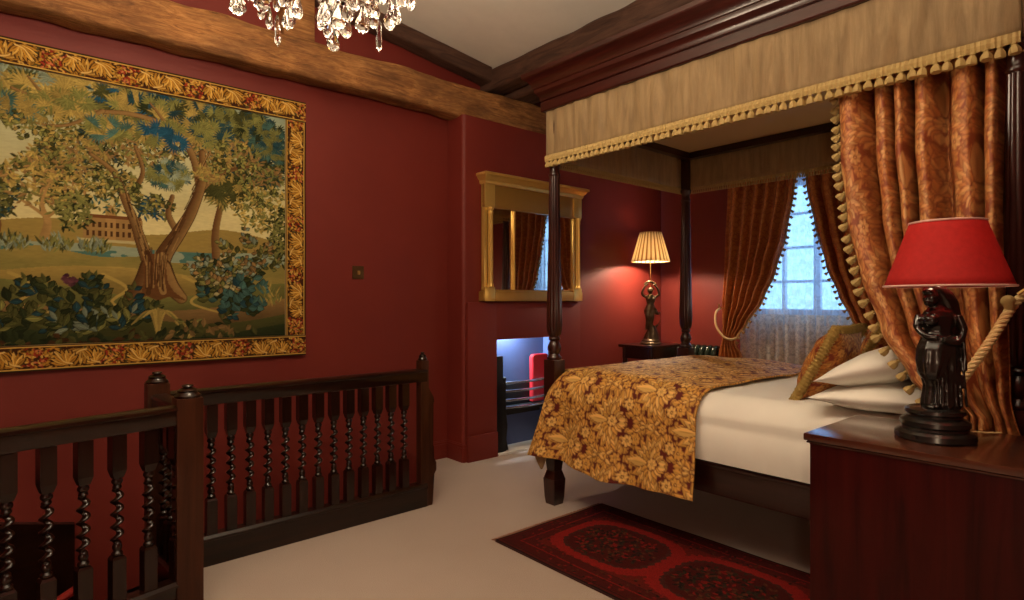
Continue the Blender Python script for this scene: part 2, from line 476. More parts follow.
def cloth_from(name, cv, place, mat, parent, attr='weave'):
    """a fine woven sheet; every stitch keeps its own thread colour"""
    h, w = cv.h, cv.w
    P = place(cv.X, cv.Y).reshape(-1, 3)
    if parent is not None: P = P - np.array(wloc(parent))
    idx = np.arange(w * h).reshape(h, w)
    q = np.stack([idx[:-1, :-1], idx[:-1, 1:], idx[1:, 1:], idx[1:, :-1]], -1).reshape(-1, 4)
    me = bpy.data.meshes.new(name); me.vertices.add(w * h); me.vertices.foreach_set('co', P.astype(np.float32).ravel())
    me.loops.add(q.size); me.loops.foreach_set('vertex_index', q.astype(np.int32).ravel())
    me.polygons.add(len(q)); me.polygons.foreach_set('loop_start', np.arange(0, q.size, 4, dtype=np.int32)); 
    me.update(calc_edges=True)
    ca = me.color_attributes.new(attr, 'FLOAT_COLOR', 'POINT')
    rgba = np.ones((w * h, 4), np.float32); rgba[:, :3] = cv.a.reshape(-1, 3)
    ca.data.foreach_set('color', rgba.ravel())
    return link(name, me, mat, parent, True, 180)


# ---------------------------------------------------------------- woven damask: one repeat painted, then read off by cloth coordinates
class Damask:
    def __init__(s, gold, pale, ground, W_=.40, H_=.60, seed=1):
        s.W_, s.H_ = W_, H_; c = s.c = Canvas(180, 270, W_, H_); c.a[:] = ground
        g, p, k = np.array(gold), np.array(pale), np.array(ground)
        mid = g * .62 + k * .38
        def rep(f, x, y):
            for ox in (-1, 0, 1):
                for oy in (-1, 0, 1):
                    for hx, hy in ((0, 0), (.5, .5)):
                        for sg in (1, -1): f(W_ * (.5 + ox + hx) + sg * x, H_ * (.5 + oy + hy) + y, sg)
        def leaf(x, y, L, w, ang, col, rim=.0042):
            A = lambda sg: ang if sg > 0 else PI - ang
            rep(lambda X, Y, sg: c.leaf(X - rim * math.cos(A(sg)), Y - rim * math.sin(A(sg)), L + 2 * rim, w + rim, A(sg), k), x, y)
            rep(lambda X, Y, sg: c.leaf(X, Y, L, w, A(sg), col), x, y)
        def vein(x, y, L, ang):
            rep(lambda X, Y, sg: c.leaf(X, Y, L, .0022, ang if sg > 0 else PI - ang, mid * .8), x, y)
        def flower(x, y, r, n, col):
            rep(lambda X, Y, sg: c.leaf(X - r * 1.12, Y, 2 * r * 1.12, r * 1.12, 0, k, point=False), x, y)
            for i in range(n):
                a = 2 * PI * i / n + .3
                rep(lambda X, Y, sg, a=a: c.leaf(X + .25 * r * math.cos(a), Y + .25 * r * math.sin(a), r * .78, r * .30, a, col, point=False), x, y)
            rep(lambda X, Y, sg: c.leaf(X - r * .26, Y, r * .52, r * .26, 0, k, point=False), x, y)
            rep(lambda X, Y, sg: c.leaf(X - r * .16, Y, r * .32, r * .16, 0, p, point=False), x, y)
        rg_ = random.Random(seed)
        for i in range(46):                                     # small filling leaves
            leaf(rg_.uniform(0, W_ / 2), rg_.uniform(-H_ / 4, H_ / 4), rg_.uniform(.03, .045), rg_.uniform(.009, .014), rg_.uniform(0, 6.28), g * rg_.uniform(.75, 1.0), .003)
        for i in range(15):                                     # scrolling leafy stems bounding the ogee
            t = i / 15; y = (t - .5) * H_; x = W_ / 4 * (1 - math.cos(2 * PI * t)) * .92 + .012
            dx = W_ / 4 * math.sin(2 * PI * t) * 2 * PI / H_; an = math.atan2(1, dx)
            leaf(x, y, .062, .016, an + .75, g); leaf(x, y, .062, .016, an - .75, g); leaf(x, y, .055, .009, an, p)
        for k_, (L, w, col) in enumerate(((.150, .026, g), (.112, .021, p), (.070, .016, g))):   # palmette
            for i in range(6):
                an = PI / 2 - .08 - i * .36; leaf(.006 + .010 * i, -.02 - .008 * i, L * (1 - .05 * i), w, an, col); vein(.006 + .010 * i, -.02 - .008 * i, L * .8, an)
        leaf(0, -.02, .165, .026, PI / 2, p); vein(0, -.01, .12, PI / 2)
        for i in range(5): leaf(.012, -.035 - .012 * i, .085 - .008 * i, .016, -.25 - .32 * i, g if i % 2 else p)
        flower(0, -.045, .032, 7, p); flower(.118, .095, .036, 8, g); flower(.100, -.150, .034, 7, p); flower(0, .205, .030, 6, g)
        a = c.a
        c.a = (a + np.roll(a, 1, 0) + np.roll(a, -1, 0) + np.roll(a, 1, 1) + np.roll(a, -1, 1)) / 5
    def at(s, U, V):
        i = ((U / s.W_) % 1 * s.c.w).astype(int) % s.c.w; j = ((V / s.H_) % 1 * s.c.h).astype(int) % s.c.h
        return s.c.a[j, i]
def woven_grid(name, nu, nv, fn, uvfn, dam, mat, parent):
    """a fine cloth surface whose threads carry the damask's colours"""
    P = np.empty((nv + 1, nu + 1, 3)); U = np.empty((nv + 1, nu + 1)); V = np.empty_like(U)
    for j in range(nv + 1):
        for i in range(nu + 1):
            P[j, i] = fn(i / nu, j / nv); U[j, i], V[j, i] = uvfn(i / nu, j / nv)
    class C: pass
    c = C(); c.h, c.w = nv + 1, nu + 1; c.X = c.Y = None; c.a = dam.at(U, V)
    return cloth_from(name, c, lambda X, Y: P, mat, parent)

M_DAM = attr_mat('damask_silk', 'weave', .42, 900); M_DAM.node_tree.nodes['Principled BSDF'].inputs['Specular IOR Level'].default_value = .4
M_DAM.node_tree.nodes['Principled BSDF'].inputs['Sheen Weight'].default_value = .0
M_DAM2 = attr_mat('damask_cover', 'weave', .62, 900); M_DAM2.node_tree.nodes['Principled BSDF'].inputs['Specular IOR Level'].default_value = .2
DAM_CUSH = Damask((.52, .20, .040), (.60, .29, .075), (.19, .030, .014), seed=9)
DAM_GOLD = Damask((.66, .345, .075), (.78, .47, .14), (.115, .016, .011))
DAM_COPPER = Damask((.52, .205, .062), (.63, .32, .115), (.27, .064, .024), seed=5)
M_TASSEL2 = plain('rust_gold_fringe', (.36, .19, .055, 1), .75, bumpscale=120, bs=.4)

# ================================================================ the room
XW = 5.72; YA = 4.22; YC = 3.99; YV = 3.988; YR = .25; CX0 = 2.92; CX1 = 4.345
# floor with the stairwell opening
bm = BM()
out = [(-2.5, -1.9), (5.7, -1.9), (5.7, 4.4), (2.67, 4.4), (2.67, 4.22), (2.20, 3.36), (2.17, 3.30), (.58, 3.30), (.62, 2.87), (-2.5, 2.12)]
poly_prism(bm, out, 'z', -.18, 0)
struct('floor', bm, M_CARPET, 'beige carpeted floor around the stairwell and under the bed', 'floor', smooth=False)

bm = BM(); box(bm, -2.6, 4.4, YA, YA + .1, -2.6, 4.6)
struct('wall_left', bm, M_WALL, 'dark red wall with the tapestry', 'wall', smooth=False)

# chimney breast round the fire opening
FX0, FX1, FZ = 3.255, 4.00, 1.005
bm = BM()
r = .035
prof = [(CX0, YA)] + [(CX0 + r - r * math.cos(a), YC + r - r * math.sin(a)) for a in (0, .4, .8, 1.2, PI / 2)] + [(FX0, YC), (FX0, YA)]
poly_prism(bm, prof, 'z', 0, 2.90)
box(bm, FX1, CX1, YC, YA, 0, 2.90)
box(bm, FX0, FX1, YC, YA, 1.25, 2.90)
box(bm, FX0, FX1, YC, YC + .05, FZ, 1.26)
struct('wall_chimney', bm, M_WALL, 'red chimney breast behind the gilt mirror', 'wall', angle=60)
bm = BM()
box(bm, CX0 + .02, FX0, YC - .035, YC, 0, 1.33, .006)
box(bm, FX1, CX1 - .03, YC - .035, YC, 0, 1.33, .006)
box(bm, FX0 - .01, FX1 + .01, YC - .035, YC, FZ, 1.33, .006)
box(bm, CX0 + .012, FX0 - .003, YC - .055, YC - .03, 0, .215, .008)
box(bm, FX1 + .003, CX1 - .022, YC - .055, YC - .03, 0, .215, .008)
t = thing('fireplace', (3.585, YC, 0), 'plain red fireplace surround beneath the gilt mirror', 'fireplace')
build('surround', bm, M_WALL, t)
# fire chamber
bm = BM()
box(bm, FX0 - .2, CX1 - .05, 4.14, 4.18, 0, 1.25)
box(bm, FX0 - .04, FX0, YC, 4.15, 0, FZ + .24)
bm2 = BM(); poly_prism(bm2, [(3.985, 4.14), (4.04, 4.14), (4.06, YC + .06), (4.0, YC + .06)], 'z', 0, FZ + .24)
build('back_lining', bm, M_FIREBLUE, t); build('side_lining', bm2, M_FIREBLUE, t)
bm = BM(); box(bm, FX0 - .02, FX0 + .075, YC - .03, YC + .02, 0, .86, .004); box(bm, FX0 + .0, FX0 + .09, YC - .03, YC + .03, .0, .62, .004)
build('iron_jamb', bm, M_IRON, t)
bm = BM(); box(bm, FX1 - .075, FX1 + .02, YC - .03, YC + .02, 0, .86, .004)
build('iron_jamb', bm, M_IRON, t)
bm = BM(); box(bm, FX0 - .0, FX1 + .0, YC - .06, 4.14, 0.0, .022, .006)
struct('hearth', bm, M_HEARTH, 'pale hearth slab in front of the fire grate', 'hearth')
o = light('fire_recess_light', 'AREA', (3.46, 4.09, 1.22), 30, (.66, .84, 1.0), shape='RECTANGLE', size=.22, size_y=.06)
o.rotation_euler = (math.radians(-12), 0, 0)

# fire grate with bowed front bars
t = thing('fire_grate', (3.585, 4.0, .022), 'black iron fire grate with four polished front bars', 'grate')
for k, z in enumerate((.62, .545, .465, .40)):
    bm = BM()
    pts = [(lerp(FX0 + .085, FX1 - .085, i / 14), 3.985 - .05 * math.sin(PI * i / 14), z) for i in range(15)]
    tube(bm, pts, .012, 8); build('bar', bm, M_STEEL, t)
for x in (FX0 + .10, FX1 - .10):
    bm = BM(); box(bm, x - .012, x + .012, 3.965, 3.99, .022, .64, .003); ball(bm, (x, 3.978, .655), .02)
    build('upright', bm, M_IRON, t)
bm = BM(); box(bm, FX0 + .09, FX1 - .09, 4.105, 4.13, .30, .58, .006); box(bm, FX0 + .09, FX1 - .09, 3.97, 4.10, .36, .39, .004)
build('fire_back', bm, M_IRON, t)
for x in (FX0 + .12, FX1 - .12):
    bm = BM(); tube(bm, [(x, 4.0, .37), (x, 3.975, .25), (x, 3.99, .12), (x, 3.97, .03)], [.016, .014, .013, .018], 8); build('foot', bm, M_IRON, t)
bm = BM()
pr = [(3.765, .40), (3.975, .40), (3.975, .80)] + [(3.945 + .03 * math.cos(a), .81 + .03 * math.sin(a)) for a in (.5, 1, 1.57)] + [(3.795 + .03 * math.cos(a), .81 + .03 * math.sin(a)) for a in (1.57, 2.2, 2.8, 3.14)]
poly_prism(bm, pr, 'y', 4.05, 4.10)
bmesh.ops.bevel(bm, geom=[e for e in bm.edges if e.calc_face_angle(0) > .6], offset=.006, segments=2, affect='EDGES')
tag(build('red_board', bm, M_REDBOARD, None), 'bright red board with rounded top behind the fire grate bars', 'board')

bm = BM(); box(bm, CX1, 5.7, YV, YV + .1, 0, 4.0)
struct('wall_alcove', bm, M_WALL, 'red wall behind the small pleated lamp', 'wall', smooth=False)

# window wall
WY0, WY1, WZ0, WZ1 = 1.72, 2.98, 1.20, 2.52
bm = BM()
box(bm, XW, XW + .28, .1, WY0, -.1, 3.6); box(bm, XW, XW + .28, WY1, YV + .1, -.1, 3.6)
box(bm, XW, XW + .28, WY0, WY1, -.1, WZ0); box(bm, XW, XW + .28, WY0, WY1, WZ1, 3.6)
struct('wall_far', bm, M_WALL, 'red wall with the curtained window', 'wall', smooth=False)
bm = BM(); xf0, xf1 = XW + .14, XW + .19
box(bm, xf0, xf1, WY0, WY0 + .06, WZ0, WZ1, .004); box(bm, xf0, xf1, WY1 - .06, WY1, WZ0, WZ1, .004)
box(bm, xf0, xf1, WY0, WY1, WZ0, WZ0 + .06, .004); box(bm, xf0, xf1, WY0, WY1, WZ1 - .06, WZ1, .004)
for k in (1, 2, 3):
    y = lerp(WY0, WY1, k / 4); w = .03 if k == 2 else .014
    box(bm, xf0, xf1, y - w, y + w, WZ0 + .05, WZ1 - .05, .003)
for k in (1, 2, 3):
    z = lerp(WZ0, WZ1, k / 4); box(bm, xf0 + .005, xf1 - .005, WY0 + .05, WY1 - .05, z - .013, z + .013, .003)
win = struct('window_1', bm, M_WHITE, 'white barred window behind net curtain', 'window')
bm = BM(); box(bm, XW + .16, XW + .166, WY0 + .05, WY1 - .05, WZ0 + .05, WZ1 - .05); build('pane', bm, M_PANE, win, smooth=False)
bm = BM(); box(bm, XW - .03, XW + .15, WY0 - .03, WY1 + .03, WZ0 - .035, WZ0, .008); build('window_sill', bm, M_WHITE, win)

bm = BM(); box(bm, 1.96, 5.7, YR - .1, YR, -.1, 4.0); box(bm, 1.96, 2.06, -2.0, YR, -.1, 4.2)
struct('wall_right', bm, M_WALL, 'dark red wall behind the bed head', 'wall', smooth=False)
bm = BM(); box(bm, -2.6, 2.06, -2.0, -1.9, -.1, 4.6)
struct('wall_back', bm, M_WALL, 'dark red wall behind the viewer', 'wall', smooth=False)
bm = BM(); box(bm, -2.6, -2.5, -2.0, 4.3, -2.6, 4.6)
struct('wall_side', bm, M_WALL, 'dark red wall at the near end of the stairwell', 'wall', smooth=False)
# stairwell lining
bm = BM()
for (a, b) in zip([(-2.5, 2.12), (.62, 2.87), (.58, 3.30), (2.17, 3.30), (2.20, 3.36)], [(.62, 2.87), (.58, 3.30), (2.17, 3.30), (2.20, 3.36), (2.67, 4.22)]):
    dx, dy = b[0] - a[0], b[1] - a[1]; L = math.hypot(dx, dy); nx, ny = dy / L * .03, -dx / L * .03
    poly_prism(bm, [a, b, (b[0] + nx, b[1] + ny), (a[0] + nx, a[1] + ny)], 'z', -2.6, -.18)
box(bm, -2.5, 2.7, 2.05, 4.25, -2.7, -2.6)
struct('wall_stairwell', bm, M_WALL, 'red lining of the stairwell below floor level', 'wall', smooth=False)
bm = BM()
poly_prism(bm, [(-1.6, .45), (-.55, .29), (.325, .075), (.325, -1.6), (-1.6, -1.6)], 'y', YA - .05, YA)
tr = struct('trim_1', bm, M_RAILX, 'dark stair panel low on the red wall', 'panelling', smooth=False)
bm = BM(); tube(bm, [(-1.2, 3.95, -.95), (-.3, 3.95, -.52), (.33, 3.95, -.20)], .022, 10)
hr = build('stair_handrail', bm, plain('red_painted_rail', (.34, .020, .014, 1), .35)); tag(hr, 'red handrail sloping down inside the stairwell', 'handrail', kind='structure')

# ceiling slope, rafters and beams
def cz(x): return 3.40 + .135 * (3.3 - x)
bm = BM(); poly_prism(bm, [(-2.6, cz(-2.6)), (5.8, cz(5.8)), (5.8, cz(5.8) + .1), (-2.6, cz(-2.6) + .1)], 'y', -2.0, 4.35)
struct('ceiling', bm, M_CEIL, 'cream plaster ceiling sloping between the beams', 'ceiling', smooth=False)
def beam(name, x0, x1, y0, y1, z0, z1, axis, mat, label, amp=.012, slope=0, seed=0):
    bm = BM(); L = (x1 - x0) if axis == 'X' else (y1 - y0)
    n = int(L / .07); m = 7
    ring = []
    cx, cy, czz = (x0 + x1) / 2, (y0 + y1) / 2, (z0 + z1) / 2
    w = ((y1 - y0) if axis == 'X' else (x1 - x0)) / 2; h = (z1 - z0) / 2
    for k in range(4 * m):
        s, f = divmod(k, m); f = f / m * 2 - 1
        a, b = [(f, -1), (1, f), (-f, 1), (-1, -f)][s]
        q = (abs(a) ** 8 + abs(b) ** 8) ** (-1 / 8)
        ring.append((a * min(1, q), b * min(1, q)))
    def fn(u, v):
        i = int(round(u * 4 * m)) % (4 * m); a, b = ring[i]
        p = Vector((lerp(x0, x1, v), cy + a * w, czz + b * h)) if axis == 'X' else Vector((cx + a * w, lerp(y0, y1, v), czz + b * h))
        q = p * 5 + Vector((seed, 0, 0)); q2 = p * 1.6 + Vector((0, seed, 0))
        d = amp * (mnoise.noise(q) + 1.4 * mnoise.noise(q2))
        if axis == 'X': p += Vector((0, a * d, b * d + slope * (cx - p.x)))
        else: p += Vector((a * d, 0, b * d))
        return p
    rows = grid(bm, 4 * m, n, fn, closeu=True)
    bm.faces.new(rows[0]); bm.faces.new(rows[-1])
    o = build(name, bm, mat, smooth=True, angle=55); return tag(o, label, 'beam', kind='structure')
beam('trim_2', -2.5, 4.27, 4.015, YA, 2.895, 3.16, 'X', M_OAK, 'long golden oak beam across the red tapestry wall', .016, seed=3)
beam('trim_3', 3.28, 3.48, YR, YA, 3.21, 3.395, 'Y', M_DBY, 'dark tie beam above the bed foot', .009, seed=8)
beam('trim_4', -2.5, 3.28, 4.06, YA, 3.665, 3.80, 'X', M_DBX, 'dark sloping rafter under the ceiling edge', .006, slope=.135, seed=5)
beam('trim_6', 3.50, 3.78, YR, YA, 3.165, 3.345, 'Y', M_DBY, 'added dark beam standing in for the shade above the bed canopy', .006, seed=12)  # invented beam, hides the bright ceiling gap so it looks shaded
bm = BM(); box(bm, 1.47, 1.69, 4.08, YA, 3.12, 3.70, .012)
struct('trim_5', bm, M_OAK, 'short upright oak post above the beam', 'post')

# skirting boards
def skirt(name, pts, side, h, label):
    bm = BM()
    for a, b in zip(pts, pts[1:]):
        dx, dy = b[0] - a[0], b[1] - a[1]; L = math.hypot(dx, dy); nx, ny = -dy / L * side, dx / L * side
        for w, z0, z1 in ((.022, 0, h * .8), (.015, h * .8, h * .93), (.008, h * .93, h)):
            ex = w if True else 0
            ux, uy = dx / L * ex, dy / L * ex
            poly_prism(bm, [(a[0] - ux * .5, a[1] - uy * .5), (b[0] + ux * .5, b[1] + uy * .5), (b[0] + ux * .5 + nx * w, b[1] + uy * .5 + ny * w), (a[0] - ux * .5 + nx * w, a[1] - uy * .5 + ny * w)], 'z', z0, z1)
    struct(name, bm, M_WALL, label, 'skirting board', smooth=False)
skirt('baseboard_left', [(2.67, YA), (CX0, YA)], -1, .15, 'short red skirting beside the chimney breast')
skirt('baseboard_chimney', [(CX0, YA), (CX0, YC - .003), (CX0 + .05, YC - .003)], -1, .15, 'red skirting round the chimney breast corner')
skirt('baseboard_far', [(XW, YR), (XW, YV)], 1, .15, 'red skirting under the curtained window')

# ================================================================ stair balustrade
bal = thing('stair_balustrade', (.62, 2.87, 0), 'dark oak stair balustrade with barley-twist balusters round the stairwell', 'balustrade')
def twist_mesh():
    bm = BM()
    zt, zb = .815, .155
    def block(z0, z1, w0, w1):
        vs = []
        for z, w in ((z0, w0), (z1, w1)):
            vs.append([bm.verts.new((sx * w, sy * w, z)) for sx, sy in ((-1, -1), (1, -1), (1, 1), (-1, 1))])
        for i in range(4):
            k = (i + 1) % 4; bm.faces.new((vs[0][i], vs[0][k], vs[1][k], vs[1][i]))
        bm.faces.new(list(reversed(vs[0]))); bm.faces.new(vs[1])
    block(.675, zt, .0255, .0255); block(.645, .675, .017, .0255)
    block(zb, .325, .0245, .0245); block(.325, .335, .0245, .019)
    lathe(bm, [(.012, .333), (.020, .340), (.020, .348), (.013, .356), (.0175, .366), (.0175, .374), (.013, .384)], seg=12)
    lathe(bm, [(.013, .600), (.0175, .608), (.013, .617), (.020, .626), (.020, .634), (.013, .646)], seg=12)
    n = 60
    pts = []
    for i in range(n + 1):
        z = lerp(.378, .606, i / n); a = 2 * PI * (z - .378) / .050
        k = min(1, i / 5, (n - i) / 5)
        pts.append((.0105 * k * math.cos(a), .0105 * k * math.sin(a), z))
    rows = []
    for p in pts:
        rows.append([bm.verts.new((p[0] + .0142 * math.cos(2 * PI * q / 10), p[1] + .0142 * math.sin(2 * PI * q / 10), p[2])) for q in range(10)])
    for j in range(n):
        for q in range(10):
            k = (q + 1) % 10; bm.faces.new((rows[j][q], rows[j][k], rows[j + 1][k], rows[j + 1][q]))
    return bm
b0 = build('baluster', twist_mesh(), M_RAILZ, bal, world=False, angle=40)
def run(p, q, xs=None, ts=None, t_from=0, t_to=1):
    """handrail, base rail and balusters from p to q"""
    global first
    P = Vector((p[0], p[1], 0)); Q = Vector((q[0], q[1], 0)); D = Q - P; L = D.length; ang = math.atan2(D.y, D.x)
    M = Matrix.Translation(P) @ Matrix.Rotation(ang, 4, 'Z')
    bm = BM()
    prof = [(-.030, .818), (.030, .818), (.034, .826), (.034, .876), (.040, .882), (.038, .893), (.024, .900), (-.024, .900), (-.038, .893), (-.040, .882), (-.034, .876), (-.034, .826)]
    poly_prism(bm, prof, 'x', 0, L); bmesh.ops.transform(bm, matrix=M, verts=bm.verts)
    build('handrail', bm, M_RAILX, bal)
    bm = BM()
    prof = [(-.030, 0), (.030, 0), (.030, .125), (.040, .130), (.040, .142), (.030, .155), (-.030, .155), (-.040, .142), (-.040, .130), (-.030, .125)]
    poly_prism(bm, prof, 'x', 0, L); bmesh.ops.transform(bm, matrix=M, verts=bm.verts)
    build('base_rail', bm, M_RAILX, bal)
    for tt in ts:
        c = P + D * tt - wloc(bal)
        if first: b0.location = c; b0.rotation_euler = (0, 0, ang); first = False
        else: dup(b0, bal, c, (0, 0, ang))
first = True
N1, N2, N3 = (.620, 2.87), (.58, 3.30), (2.115, 3.32)
A0 = (-1.45, 2.37)
run(N2, N3, ts=[(x - .58) / 1.58 for x in [.731 + .0976 * k for k in range(14)]])
Lx = N1[0] - A0[0]
run(A0, N1, ts=[(.0186 + .112 * k - A0[0]) / Lx for k in range(-11, 6)])
run(N1, N2, ts=[.3, .53, .76])
def newel(c, w, top, shape=False):
    bm = BM(); box(bm, c[0] - w, c[0] + w, c[1] - w, c[1] + w, 0, top, .006)
    if shape:
        pr = [(w - .01, .0), (w + .030, 0), (w + .034, .02), (w + .030, .18), (w + .046, .20), (w + .062, .225), (w + .050, .25), (w + .062, .275), (w + .048, .30), (w + .034, .315), (w + .034, .36), (w + .042, .365), (w + .042, .385), (w + .034, .39), (w + .036, .66), (w + .046, .68), (w + .040, .71), (w + .002, .775), (w - .01, .775)]
        bm2 = BM(); poly_prism(bm, [(c[0] + a, z) for a, z in pr], 'y', c[1] - w * .8, c[1] + w * .8)
    n = build('newel_post', bm, M_NEWEL, bal)
    bm = BM()
    lathe(bm, [(w * .98, 0), (w * 1.02, .008), (w * .80, .018), (w * .74, .024), (w * .80, .030), (w * .62, .037), (w * .42, .040), (w * .34, .043), (w * .48, .048), (w * .40, .053), (.0, .055)], (c[0], c[1], top), 20)
    build('finial', bm, M_RAILZ, n)
newel(N1, .052, .928); newel(N2, .048, .948); newel((2.10, 3.32), .030, .955, True)

# ================================================================ gilt mirror
mz0, mz1 = 1.34, 2.43; mx0, mx1 = 3.075, 4.315; my = 3.99
mir = thing('overmantel_mirror', ((mx0 + mx1) / 2, my, mz0), 'wide gilt overmantel mirror in three panels above the red fireplace', 'mirror')
bm = BM()
box(bm, mx0 + .03, mx1 - .03, my - .03, my - .004, mz0, mz1 - .02)
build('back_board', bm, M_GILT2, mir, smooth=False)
bm = BM()
box(bm, mx0 + .02, mx1 - .02, my - .062, my - .03, mz0 + .985 - .17, mz1 - .07, .004)   # frieze
box(bm, mx0 + .02, mx1 - .02, my - .068, my - .03, mz0 + .80, mz0 + .822, .004)
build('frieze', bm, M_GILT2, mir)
bm = BM()
pr = [(.0, mz1 - .095), (.050, mz1 - .095), (.058, mz1 - .080), (.058, mz1 - .066), (.075, mz1 - .055), (.088, mz1 - .034), (.104, mz1 - .026), (.104, mz1 - .008), (.085, mz1), (.0, mz1)]
sx0, sx1 = mx0 + .055, mx1 - .055
rows = []
for d, z in pr:
    rows.append([bm.verts.new(p) for p in ((sx0 - d * .75, my - .002, z), (sx0 - d * .75, my - .03 - d, z), (sx1 + d * .75, my - .03 - d, z), (sx1 + d * .75, my - .002, z))])
for a, b in zip(rows, rows[1:]):
    for i in range(3): bm.faces.new((a[i], a[i + 1], b[i + 1], b[i]))
bm.faces.new(rows[-1])
build('cornice', bm, M_GILT, mir)
bm = BM()
box(bm, mx0 + .005, mx1 - .005, my - .070, my - .002, mz0, mz0 + .085, .006); box(bm, mx0 + .012, mx1 - .012, my - .06, my - .02, mz0 + .085, mz0 + .10, .004)
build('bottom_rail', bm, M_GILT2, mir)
def fluted(a, z): return 1 + .07 * math.cos(10 * a)
for x in (mx0 + .075, mx1 - .075):
    bm = BM()
    box(bm, x - .055, x + .055, my - .072, my - .02, mz0, mz0 + .12, .005); box(bm, x - .055, x + .055, my - .072, my - .02, mz0 + .80, mz1 - .09, .005)
    box(bm, x - .05, x - .022, my - .055, my - .02, mz0 + .12, mz0 + .80, .003)
    c = build('column', bm, M_GILT, mir)
    bm = BM()
    lathe(bm, [(.030, .12), (.030, .13), (.026, .14), (.0235, .16), (.021, .74), (.025, .755), (.022, .77), (.030, .785), (.030, .80)], (x + .012, my - .058, mz0), 40, fluted)
    build('shaft', bm, M_GILT, c)
dv = [lerp(mx0 + .13, mx1 - .13, f) for f in (.235, .765)]
for x in dv:
    bm = BM(); box(bm, x - .018, x + .018, my - .05, my - .02, mz0 + .09, mz0 + .80, .004); tube(bm, [(x, my - .052, mz0 + .1), (x, my - .052, mz0 + .79)], .011, 10)
    build('divider', bm, M_GILT, mir)
xs = [mx0 + .13] + dv + [mx1 - .13]
MIRROR_YAW = math.radians(0.0)
for a, b in zip(xs, xs[1:]):
    bm = BM(); c = ((a + b) / 2, my - .036, mz0 + .45)
    box(bm, -(b - a) / 2, (b - a) / 2, -.002, .002, -.36, .36)
    bmesh.ops.transform(bm, matrix=Matrix.Translation(c) @ Matrix.Rotation(MIRROR_YAW, 4, 'Z'), verts=bm.verts)
    build('mirror_glass', bm, M_MIRROR, mir, smooth=False)

# light switch
sw = thing('light_switch', (2.087, YA, 1.565), 'small antique brass light switch on the red wall beside the tapestry', 'light switch')
M_ABR = plain('antique_brass', (.12, .065, .025, 1), .35, .7)
bm = BM(); box(bm, 2.04, 2.134, YA - .008, YA - .0005, 1.512, 1.612, .003); build('plate', bm, M_ABR, sw)
bm = BM(); box(bm, 2.079, 2.097, YA - .022, YA - .007, 1.545, 1.575, .004); build('toggle', bm, M_BRASS, sw)

# ================================================================ four-poster bed
BX0, BX1, BY0, BY1 = 2.79, 4.34, .42, 2.79          # post centres
bed = thing('four_poster_bed', ((BX0 + BX1) / 2, (BY0 + BY1) / 2, 0), 'mahogany four-poster bed with champagne silk canopy valances', 'bed')
def post_bm(c):
    bm = BM()
    box(bm, c[0] - .05, c[0] + .05, c[1] - .05, c[1] + .05, .34, .955, .006)
    # foot: tapering leg with a square block toe
    for (z0, z1, w0, w1) in ((.22, .34, .034, .047), (.17, .22, .050, .036), (.045, .17, .046, .052), (0, .045, .040, .046)):
        vs = [[bm.verts.new((c[0] + sx * w, c[1] + sy * w, z)) for sx, sy in ((-1, -1), (1, -1), (1, 1), (-1, 1))] for z, w in ((z0, w0), (z1, w1))]
        for i in range(4):
            k = (i + 1) % 4; bm.faces.new((vs[0][i], vs[0][k], vs[1][k], vs[1][i]))
        bm.faces.new(list(reversed(vs[0]))); bm.faces.new(vs[1])
    lathe(bm, [(.046, .955), (.050, .963), (.050, .973), (.038, .985), (.034, .995), (.045, 1.02), (.046, 1.04), (.036, 1.065), (.028, 1.078), (.036, 1.085), (.040, 1.095), (.036, 1.103), (.030, 1.108)], (c[0], c[1], 0), 24)
    fl = lambda a, z: 1 - .10 * max(0, math.cos(10 * a)) ** 1
    lathe(bm, [(.030, 1.106), (.045, 1.125), (.051, 1.16), (.053, 1.21), (.051, 1.30), (.046, 1.50), (.041, 1.75), (.0375, 2.0), (.035, 2.17)], (c[0], c[1], 0), 60, fl)
    lathe(bm, [(.035, 2.168), (.038, 2.172), (.040, 2.182), (.036, 2.192), (.033, 2.20), (.034, 2.235), (.042, 2.25), (.044, 2.265), (.036, 2.275)], (c[0], c[1], 0), 24)
    box(bm, c[0] - .028, c[0] + .028, c[1] - .028, c[1] + .028, 2.27, 2.62, .003)
    return bm
for c in ((BX0, BY1), (BX1, BY1), (BX0, BY0), (BX1, BY0)):
    build('bed_post', post_bm(c), M_MAHZ, bed, angle=45)
for x in (BX0, BX1):
    bm = BM(); box(bm, x - .028, x + .028, BY0 + .05, BY1 - .05, .355, .515, .008); box(bm, x - .034, x + .034, BY0 + .05, BY1 - .05, .495, .515, .006)
    build('side_rail', bm, M_MAHY, bed)
bm = BM(); box(bm, BX0 + .05, BX1 - .05, BY1 - .028, BY1 + .028, .355, .515, .008); build('foot_rail', bm, M_MAHX, bed)
bm = BM()
pr = [(BX0 + .05, .36), (BX1 - .05, .36), (BX1 - .05, 1.22)] + [(lerp(BX1 - .05, BX0 + .05, i / 16), 1.25 + .20 * math.sin(PI * i / 16)) for i in range(1, 16)] + [(BX0 + .05, 1.22)]
poly_prism(bm, pr, 'y', BY0 - .03, BY0 + .02); build('headboard', bm, M_MAHX, bed)
bm = BM(); box(bm, BX0 + .03, BX1 - .03, BY0 + .05, BY1 - .05, .42, .56, .03); build('bed_base', bm, M_LINEN, bed)
